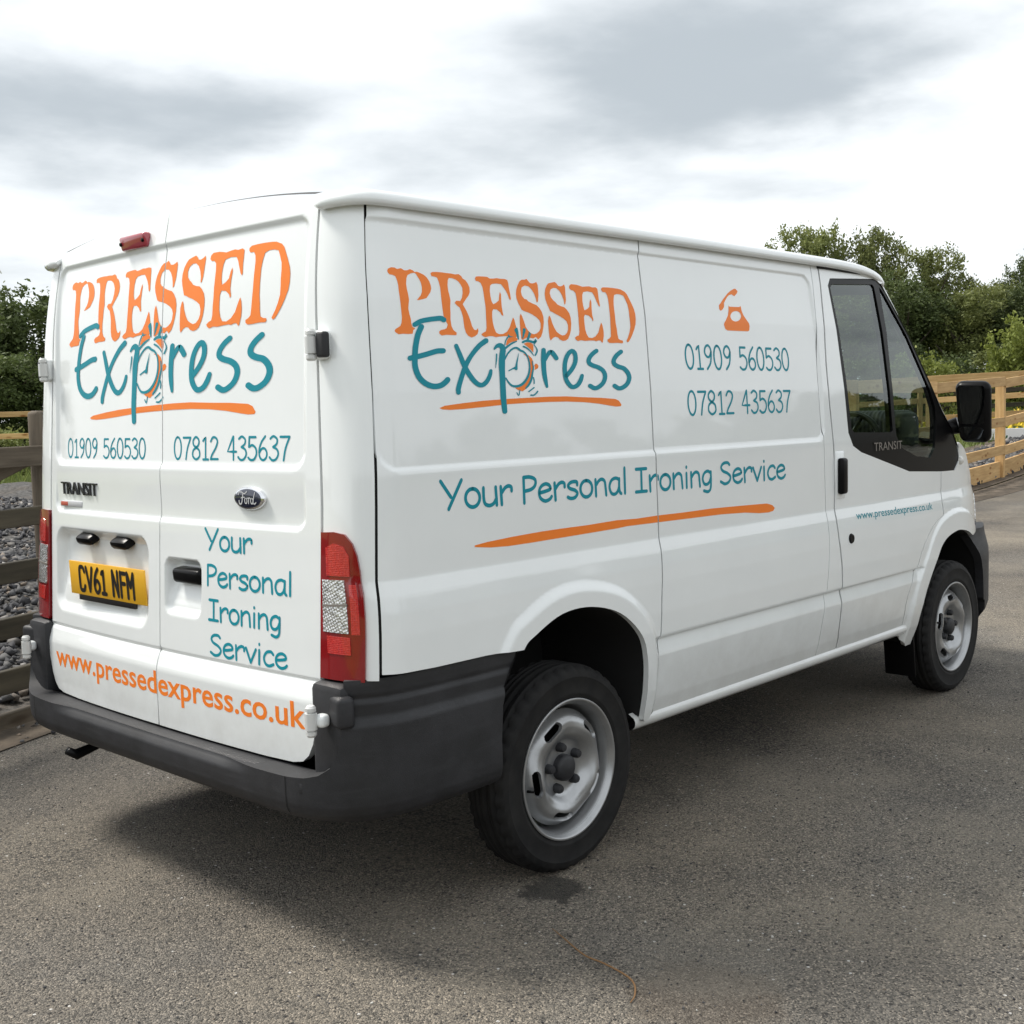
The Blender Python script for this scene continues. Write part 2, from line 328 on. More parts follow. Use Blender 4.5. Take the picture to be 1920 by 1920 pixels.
def tube(bm, pts, rad, n=8, cap=True):
    P = [Vector([float(q) for q in p]) for p in pts]; rad = rad if isinstance(rad, (list, tuple)) else [rad]*len(P); rings = []
    for i, p in enumerate(P):
        d = (P[min(i+1, len(P)-1)]-P[max(i-1, 0)]).normalized()
        a = d.cross(Vector((0, 0, 1))); a = a if a.length > .05 else d.cross(Vector((1, 0, 0))); a.normalize(); b = d.cross(a)
        rings.append([bm.verts.new(p+float(rad[i])*(math.cos(t)*a+math.sin(t)*b)) for t in [2*math.pi*k/n for k in range(n)]])
    for u, w in zip(rings, rings[1:]):
        for k in range(n): bm.faces.new((u[k], u[(k+1) % n], w[(k+1) % n], w[k]))
    if cap: bm.faces.new(rings[0][::-1]); bm.faces.new(rings[-1])
def lathe(bm, prof, n=48, axis='Y', closed=False):
    """prof: (radius, along axis)"""
    rings = []
    for k in range(n):
        a = 2*math.pi*k/n; rings.append([bm.verts.new((r*math.cos(a), y, r*math.sin(a))) for r, y in prof])
    m = len(prof)
    for k in range(n):
        u, w = rings[k], rings[(k+1) % n]
        for i in range(m if closed else m-1): bm.faces.new((u[i], u[(i+1) % m], w[(i+1) % m], w[i]))
    return rings
def inpoly(pts, x, y):
    x = np.asarray(x); y = np.asarray(y); c = np.zeros(x.shape, bool); P = np.asarray(pts); j = len(P)-1
    for i in range(len(P)):
        xi, yi = P[i]; xj, yj = P[j]
        with np.errstate(divide='ignore', invalid='ignore'):
            c ^= ((yi > y) != (yj > y)) & (x < (xj-xi)*(y-yi)/(yj-yi)+xi)
        j = i
    return c
def resample(pts, sp):
    P = np.asarray(pts, float); out = []
    for i in range(len(P)):
        a, b = P[i], P[(i+1) % len(P)]; n = max(1, int(math.ceil(np.linalg.norm(b-a)/sp)))
        out += [a+(b-a)*k/n for k in range(n)]
    return np.array(out)
def nrm(M, u, v, e=.0012, su=1.):
    a = M(u+e*su, v)-M(u-e*su, v); b = M(u, v+e)-M(u, v-e); n = np.cross(a, b); return n/np.maximum(np.linalg.norm(n, axis=-1, keepdims=True), 1e-12)
def patch(name, outline, M, mt, parent=None, holes=(), sp=.045, fine=.008, edge=.014, flange=.02, off=0., flip=False, su=1., mirror=False, tol=.02, sides=True):
    """sheet-metal panel: outline (and holes) in (u,v), mapped by M to 3-D, smooth normals from M, edges turned inwards by flange"""
    S0 = np.array([su, 1.]); loops = [resample(np.asarray(q, float)/S0, edge)*S0 for q in [outline]+list(holes)]
    lo = loops[0].min(0); hi = loops[0].max(0)
    def inside(u, v):
        c = inpoly(loops[0], u, v)
        for h in loops[1:]: c &= ~inpoly(h, u, v)
        return c
    S = np.array([su, 1.]); pts = []
    gu, gv = np.meshgrid(np.arange(lo[0]+sp*su/2, hi[0], sp*su), np.arange(lo[1]+sp/2, hi[1], sp)); pts.append(np.stack([gu.ravel(), gv.ravel()], 1))
    if fine:
        gu, gv = np.meshgrid(np.arange(lo[0]+fine*su*.3, hi[0], fine*su), np.arange(lo[1]+fine*.3, hi[1], fine)); n = nrm(M, gu, gv, su=su)
        dev = np.zeros(gu.shape)
        for ax in (0, 1):
            for k in (1, 2):
                d = 1-(n*np.roll(n, k, axis=ax)).sum(-1); d2 = 1-(n*np.roll(n, -k, axis=ax)).sum(-1); dev = np.maximum(dev, np.minimum(np.maximum(d, d2), .5))
        sel = dev > tol**2/2; pts.append(np.stack([gu[sel], gv[sel]], 1))
    P = np.vstack(pts); P = P[inside(P[:, 0], P[:, 1])]
    allb = np.vstack(loops)
    # keep interior points away from the border
    keep = np.ones(len(P), bool)
    for i in range(0, len(P), 4000):
        q = P[i:i+4000]/S; d = np.full(len(q), 9.)
        for b0 in range(0, len(allb), 400): d = np.minimum(d, np.sqrt(((q[:, None, :]-(allb[b0:b0+400]/S)[None])**2).sum(-1)).min(1))
        keep[i:i+4000] = d > fine*.5 if fine else d > sp*.3
    P = P[keep]
    edges = []; k = 0
    for l in loops: edges += [(k+i, k+(i+1) % len(l)) for i in range(len(l))]; k += len(l)
    V = np.vstack([allb, P])
    ov, oe, of, *_ = delaunay_2d_cdt([Vector((float(a/S[0]), float(b))) for a, b in V], edges, [], 0, 1e-7)
    UV = np.array([(v[0]*S[0], v[1]) for v in ov]); F = np.array([f for f in of if len(f) == 3])
    cen = UV[F].mean(1); F = F[inside(cen[:, 0], cen[:, 1])]
    P3 = M(UV[:, 0], UV[:, 1]); nn = nrm(M, UV[:, 0], UV[:, 1], su=su)
    if flip: nn = -nn
    P3 = P3+nn*off
    # orient faces with normals
    fn = np.cross(P3[F[:, 1]]-P3[F[:, 0]], P3[F[:, 2]]-P3[F[:, 0]]); bad = (fn*nn[F[:, 0]]).sum(1) < 0; F[bad] = F[bad][:, ::-1]
    verts = list(P3); norms = list(nn); faces = [tuple(f) for f in F]
    if sides and flange:
        for l in loops:
            a3 = M(l[:, 0], l[:, 1]); an = nrm(M, l[:, 0], l[:, 1], su=su); an = -an if flip else an; a3 = a3+an*off
            b3 = a3-an*flange; base = len(verts); n = len(l)
            for i in range(n):
                t = a3[(i+1) % n]-a3[i-1]; sn = np.cross(t, an[i]); sn = sn/max(np.linalg.norm(sn), 1e-9)
                verts += [a3[i], b3[i]]; norms += [sn, sn]
            for i in range(n):
                j = (i+1) % n; faces.append((base+2*i, base+2*i+1, base+2*j+1, base+2*j))
    verts = np.array(verts); norms = np.array(norms)
    if mirror: verts[:, 1] *= -1; norms[:, 1] *= -1; faces = [f[::-1] for f in faces]
    return mesh(name, verts, faces, mt, parent, True, norms)
def strip(name, A, B, mt, parent=None, smooth=True):
    """ruled surface between two polylines"""
    n = len(A); return mesh(name, list(A)+list(B), [(i, i+1, n+i+1, n+i) for i in range(n-1)], mt, parent, smooth)

# ---- flat lettering laid on a surface
def decal(name, items, M, off, mt, parent, cuts_u=(), cuts_v=(), gaps=(), flip=False):
    """items: ('p', pts) polygons or ('s', left, right) ribbons in (u,v); cut so they follow the surface M"""
    bm = bmesh.new(); lay = bm.verts.layers.float.new('k')
    for q, it in enumerate(items):
        if it[0] == 'p':
            pts = [Vector((a, b, 0)) for a, b in it[1]]; vv = [bm.verts.new(p) for p in pts]
            for tri in tessellate_polygon([pts]):
                try: bm.faces.new([vv[i] for i in tri])
                except ValueError: pass
        elif it[0] == 's':
            l = [bm.verts.new((a, b, 0)) for a, b in it[1]]; r = [bm.verts.new((a, b, 0)) for a, b in it[2]]; vv = l+r
            for i in range(len(l)-1):
                try: bm.faces.new((l[i], l[i+1], r[i+1], r[i]))
                except ValueError: pass
        else:
            vv = [bm.verts.new((a, b, 0)) for a, b in it[1]]
            for f in it[2]:
                try: bm.faces.new([vv[i] for i in f])
                except ValueError: pass
        for v in vv: v[lay] = q
    lo_ = [min(v.co[k] for v in bm.verts) for k in (0, 1)]; hi_ = [max(v.co[k] for v in bm.verts) for k in (0, 1)]
    for ax, cs in ((0, cuts_u), (1, cuts_v)):
        cs = [c for c in cs if lo_[ax] < c < hi_[ax]]
        for c in cs:
            g = list(bm.verts)+list(bm.edges)+list(bm.faces)
            bmesh.ops.bisect_plane(bm, geom=g, plane_co=(c, 0, 0) if ax == 0 else (0, c, 0), plane_no=(1, 0, 0) if ax == 0 else (0, 1, 0), dist=1e-6)
    for (a, b) in gaps:
        for c in (a, b):
            bmesh.ops.bisect_plane(bm, geom=list(bm.verts)+list(bm.edges)+list(bm.faces), plane_co=(c, 0, 0), plane_no=(1, 0, 0), dist=1e-6)
        bmesh.ops.delete(bm, geom=[f for f in bm.faces if a < f.calc_center_median().x < b], context='FACES')
    bmesh.ops.delete(bm, geom=[v for v in bm.verts if not v.link_faces], context='VERTS')
    bm.verts.ensure_lookup_table()
    u = np.array([v.co.x for v in bm.verts]); w = np.array([v.co.y for v in bm.verts]); k = np.array([v[lay] for v in bm.verts])
    n = nrm(M, u, w); n = -n if flip else n
    P3 = M(u, w)+n*(off+(k % 7)[:, None]*.00006)
    for v, p in zip(bm.verts, P3): v.co = p
    faces = [[v.index for v in f.verts] for f in bm.faces]
    vs_ = [tuple(v.co) for v in bm.verts]; bm.free()
    P3 = np.array(vs_); out = []
    for f in faces:
        c = np.cross(P3[f[1]]-P3[f[0]], P3[f[2]]-P3[f[0]]); out.append(f if (c*n[f[0]]).sum() > 0 else f[::-1])
    return mesh(name, vs_, out, mt, parent, True, n)
def ribbon(pts, w, smooth=True, n=4, ends=True):
    C = crs(pts, n) if smooth and len(pts) > 2 else resample_open(pts)
    w = np.interp(np.linspace(0, 1, len(C)), np.linspace(0, 1, len(w)), w) if hasattr(w, '__len__') else np.full(len(C), w)
    h = w/2; tg = np.gradient(C, axis=0); tg /= np.maximum(np.linalg.norm(tg, axis=1), 1e-9)[:, None]; nn = np.stack([-tg[:, 1], tg[:, 0]], 1); Lp = []; Rp = []
    for a in (80, 45): a = R(a); o = C[0]-tg[0]*h[0]*math.sin(a); Lp.append(o+nn[0]*h[0]*math.cos(a)); Rp.append(o-nn[0]*h[0]*math.cos(a))
    for i in range(len(C)): Lp.append(C[i]+nn[i]*h[i]); Rp.append(C[i]-nn[i]*h[i])
    for a in (45, 80): a = R(a); o = C[-1]+tg[-1]*h[-1]*math.sin(a); Lp.append(o+nn[-1]*h[-1]*math.cos(a)); Rp.append(o-nn[-1]*h[-1]*math.cos(a))
    return ('s', Lp, Rp)
def resample_open(pts):
    P = np.array(pts, float); out = []
    for a, b in zip(P, P[1:]): out += [a, a*.5+b*.5]
    return np.array(out+[P[-1]])
def EL(cx, cy, rx, ry, a0=90, a1=450, n=18): return [(cx+rx*math.cos(R(a0+(a1-a0)*k/n)), cy+ry*math.sin(R(a0+(a1-a0)*k/n))) for k in range(n+1)]
# hand-drawn round-ended letters: advance, strokes ('-' first = straight)
GL = {
 'Y': (.74, [['-', (.03, 1), (.33, .42)], ['-', (.68, 1), (.25, 0)]]), 'o': (.58, [EL(.28, .33, .23, .33)]),
 'u': (.58, [[(.06, .66), (.06, .3), (.1, .08), (.24, 0), (.38, .06), (.46, .2)], ['-', (.47, .66), (.49, 0)]]),
 'r': (.48, [['-', (.06, .66), (.08, 0)], [(.08, .42), (.2, .6), (.32, .67), (.42, .62), (.43, .48)]]),
 'P': (.56, [['-', (.08, .97), (.08, 0)], [(.08, .97), (.3, .97), (.48, .86), (.48, .65), (.34, .5), (.08, .44)]]),
 'e': (.56, [[(.08, .33), (.3, .38), (.46, .45), (.42, .6), (.28, .66), (.12, .56), (.05, .35), (.1, .12), (.26, 0), (.42, .05), (.5, .15)]]),
 's': (.5, [[(.43, .52), (.42, .63), (.30, .66), (.16, .62), (.08, .5), (.16, .39), (.34, .31), (.43, .18), (.34, .03), (.18, 0), (.06, .06)]]),
 'n': (.58, [['-', (.07, .66), (.08, 0)], [(.08, .42), (.2, .6), (.33, .66), (.44, .56), (.47, .3), (.49, 0)]]),
 'a': (.58, [[(.45, .6), (.3, .66), (.13, .57), (.05, .32), (.12, .06), (.26, 0), (.38, .1), (.45, .3)], [(.46, .62), (.45, .3), (.47, .08), (.53, 0)]]),
 'l': (.26, [['-', (.11, 1.05), (.11, 0)]]), 'I': (.58, [['-', (.05, .98), (.5, .98)], ['-', (.28, .98), (.28, .02)], ['-', (.03, .02), (.5, .02)]]),
 'i': (.26, [['-', (.11, .64), (.11, 0)], ['-', (.11, .9), (.11, .92)]]),
 'g': (.58, [[(.44, .58), (.3, .66), (.13, .57), (.05, .33), (.12, .1), (.26, .06), (.38, .16), (.45, .35)], [(.46, .62), (.46, .2), (.43, -.15), (.3, -.28), (.1, -.22)]]),
 'S': (.62, [[(.5, .88), (.4, .98), (.2, .95), (.09, .78), (.18, .6), (.4, .48), (.54, .3), (.46, .08), (.26, 0), (.06, .12)]]),
 'v': (.5, [['-', (.03, .64), (.24, 0)], ['-', (.46, .64), (.24, 0)]]), 'c': (.5, [[(.44, .55), (.34, .66), (.16, .6), (.05, .34), (.12, .07), (.28, 0), (.45, .1)]]),
 ' ': (.42, []),
 '0': (.58, [EL(.28, .5, .22, .5)]), '1': (.5, [['-', (.12, .82), (.27, 1), (.27, 0)], ['-', (.12, 0), (.43, 0)]]),
 '2': (.58, [[(.08, .8), (.2, .97), (.38, .95), (.47, .78), (.36, .5), (.16, .22), (.07, .02)], ['-', (.07, .02), (.5, .02)]]),
 '3': (.55, [[(.1, .9), (.26, 1), (.44, .88), (.42, .68), (.24, .55)], [(.24, .55), (.44, .45), (.5, .24), (.38, .04), (.2, 0), (.06, .12)]]),
 '4': (.58, [['-', (.36, 1), (.05, .35), (.54, .35)], ['-', (.38, 1), (.38, 0)]]),
 '5': (.56, [['-', (.46, .97), (.12, .97)], ['-', (.12, .97), (.1, .56)], [(.1, .56), (.28, .63), (.46, .5), (.5, .26), (.38, .04), (.2, 0), (.06, .1)]]),
 '6': (.56, [[(.4, 1), (.2, .75), (.08, .42), (.12, .12), (.28, 0), (.44, .1), (.48, .3), (.38, .48), (.22, .48), (.1, .32)]]),
 '7': (.58, [['-', (.06, .97), (.52, .97)], [(.52, .97), (.32, .5), (.22, 0)]]),
 '8': (.58, [[(.28, .53), (.12, .65), (.1, .85), (.27, 1), (.44, .86), (.42, .65), (.28, .53), (.1, .4), (.07, .15), (.27, 0), (.48, .14), (.46, .4), (.28, .53)]]),
 '9': (.56, [[(.46, .72), (.34, .52), (.18, .54), (.09, .72), (.16, .93), (.32, 1), (.45, .85), (.46, .6), (.38, .25), (.18, 0)]]),
 'C': (.6, [[(.48, .8), (.4, .97), (.27, 1), (.14, .97), (.08, .8), (.08, .2), (.14, .03), (.27, 0), (.4, .03), (.48, .2)]]),
 'V': (.6, [['-', (.04, 1), (.28, .02)], ['-', (.52, 1), (.28, .02)]]), 'N': (.62, [['-', (.08, 0), (.08, 1)], ['-', (.08, 1), (.46, 0)], ['-', (.46, 0), (.46, 1)]]),
 'F': (.52, [['-', (.08, 0), (.08, 1)], ['-', (.08, .97), (.44, .97)], ['-', (.08, .55), (.38, .55)]]), 'M': (.66, [['-', (.07, 0), (.07, 1)], ['-', (.07, 1), (.29, .45)], ['-', (.29, .45), (.51, 1)], ['-', (.51, 1), (.51, 0)]]),
}
def text_items(s, u0, u1, v0, v1, wid=.11, sl=0.):
    """s laid between u0 and u1 (may run backwards), baseline v0, capital top v1; sl = baseline change over the run"""
    tot = sum(GL[c][0] for c in s)-.08; kx = (u1-u0)/tot; ky = v1-v0; items = []; x = 0
    w = wid*ky
    for c in s:
        for st in GL[c][1]:
            straight = st[0] == '-'; p = st[1:] if straight else st
            q = [(u0+(x+a)*kx, v0+b*ky+sl*(x+a)/tot) for a, b in p]
            items.append(ribbon(q, w, not straight))
        x += GL[c][0]
    return items
def font_items(s, u0, u1, v0, v1, sl=0., bold=.02):
    """plain sans text: lower-case x-height baseline v0; v1 = ascender top"""
    cu = bpy.data.curves.new('t', 'FONT'); cu.body = s; cu.offset = bold; cu.resolution_u = 3
    o = bpy.data.objects.new('t', cu); COL.objects.link(o); dg = bpy.context.evaluated_depsgraph_get(); dg.update()
    me = bpy.data.meshes.new_from_object(o.evaluated_get(dg)); V = np.array([v.co[:] for v in me.vertices]); F = [tuple(p.vertices) for p in me.polygons]
    bpy.data.objects.remove(o); bpy.data.curves.remove(cu); bpy.data.meshes.remove(me)
    x0, x1 = V[:, 0].min(), V[:, 0].max(); top = V[:, 1].max()
    t = (V[:, 0]-x0)/(x1-x0)
    pts = np.stack([u0+(u1-u0)*t, v0+(v1-v0)*V[:, 1]/top+sl*t], 1)
    return ('m', [tuple(p) for p in pts], F)

# ------------------------------------------------------------------ body surfaces of the van
def crs(pts,n=6,closed=False):
    """Catmull-Rom through pts"""
    P=np.array(pts,float)
    P=np.vstack([P[-1],P,P[0],P[1]]) if closed else np.vstack([2*P[0]-P[1],P,2*P[-1]-P[-2]])
    out=[]
    for i in range(1,len(P)-2):
        a,b,c,d=P[i-1:i+3]
        for k in range(n):
            t=k/n
            out.append(.5*(2*b+(c-a)*t+(2*a-5*b+4*c-d)*t*t+(3*b-a-3*c+d)*t**3))
    if not closed: out.append(P[-2])
    return np.array(out)
def sstep(a,b,x):
    t=np.clip((x-a)/(b-a),0,1); return t*t*(3-2*t)
def polydist(pts,x,z):
    d=np.full(np.shape(x),9.)
    for (ax,az),(bx,bz) in zip(pts[:-1],pts[1:]):
        ex,ez=bx-ax,bz-az; L=ex*ex+ez*ez+1e-12
        t=np.clip(((x-ax)*ex+(z-az)*ez)/L,0,1)
        d=np.minimum(d,np.hypot(x-ax-t*ex,z-az-t*ez))
    return d
def rrect(x,z,x0,x1,z0,z1,r):
    """signed distance, negative inside, to a rounded rectangle"""
    qx=np.abs(x-(x0+x1)/2)-(x1-x0)/2+r; qz=np.abs(z-(z0+z1)/2)-(z1-z0)/2+r
    return np.hypot(np.maximum(qx,0),np.maximum(qz,0))+np.minimum(np.maximum(qx,qz),0)-r
SZ=[.30,.36,.40,.46,.56,.613,.668,.6755,.76,.86,.92,.965,1.008,1.28,1.5,1.75,1.93,2.0,2.08]
SW=[.90,.925,.942,.957,.972,.980,.969,.985,.988,.986,.982,.976,.966,.962,.95,.926,.897,.882,.86]
ARCH_R=crs([(-.345,.34),(-.352,.50),(-.33,.63),(-.2566,.75),(-.2027,.7855),(-.0789,.8312),(.0615,.8327),(.2075,.79),(.3155,.7026),(.354,.606),(.357,.4957),(.353,.40)],5)
ARCH_F=crs([(2.487,.31),(2.545,.525),(2.668,.70),(2.754,.7726),(2.87,.803),(2.98,.806),(3.137,.7694),(3.25,.69),(3.335,.56),(3.36,.40)],5)
def side_w(x,z):
    x=np.asarray(x,float);z=np.asarray(z,float)
    w=sum(np.interp(z+d,SZ,SW) for d in(-.004,-.002,0,.002,.004))/5
    fr=(1-sstep(.045,.085,polydist(ARCH_R,x,z)))*(x>-.7)*(z>.40); ff=(1-sstep(.085,.112,polydist(ARCH_F,x,z)))*(z<1.0)
    fl_=np.maximum(fr,ff); w=w*(1-fl_)+np.interp(z,[.3,.4,.5,.7,.9,1.0],[.925,.955,.972,.986,.984,.972])*fl_
    w=w-.035*(np.maximum(x-2.0,0)/1.4)**2-.45*np.maximum(x-2.98,0)**2
    w=w-.008*(1-sstep(-.010,.006,rrect(x,z,-.735,1.62,1.295,1.962,.055)))
    w=w+.014*fr+.010*ff
    ys=door_y(z);xa=rear_x(ys,z,False)
    u=np.clip((xa+.126-x)/.126,0,.9999)
    return ys+(w-ys)*(1-u**2.3)**(1/2.3)
def door_y(z): return .778-np.maximum(np.asarray(z,float)-1.2,0)*.052
def rear_x(y,z,feat=True):
    y=np.asarray(y,float);z=np.asarray(z,float)
    x=-.852+np.maximum(0,z-.72)*.055+np.maximum(0,z-1.7)**2*.25+.026*(np.abs(y)/.784)**2
    if feat:
        x=x+.010*(1-sstep(-.014,.008,rrect(y,z,-.705,.73,1.302,1.985,.05)))
        x=x+.007*(1-sstep(-.010,.006,rrect(y,z,-.71,.735,1.137,1.6,.035)))*sstep(1.30,1.15,z)
        pr=rrect(y,z,.07,.735,.785,1.08,.06)
        x=x+.034*(1-sstep(-.035,.004,pr))*(.45+.55*sstep(.80,1.0,z))
        hr=rrect(y,z,-.228,-.03,.848,1.022,.03)
        x=x+.036*(1-sstep(-.022,.003,hr))*(.4+.6*sstep(.86,.97,z))
        x=x-.016*sstep(.737,.665,z)+.006*sstep(.737,.731,z)*sstep(.715,.731,z)
    return x
def M_side(x,z): return np.stack([x,-side_w(x,z),z],-1)
def M_rear(y,z): return np.stack([rear_x(y,z),y,z],-1)
def M_corner(t,z):
    """t degrees 0..90 from the rear door edge round to the side"""
    t=np.radians(np.clip(t,0,90)); ys=door_y(z); xa=rear_x(ys,z,False)
    w=sum(np.interp(z+d,SZ,SW) for d in(-.004,-.002,0,.002,.004))/5
    w=w+.0
    return np.stack([xa+.126*(1-np.cos(t)**(2/2.3)),-(ys+(w-ys)*np.sin(t)**(2/2.3)),z+0*t],-1)

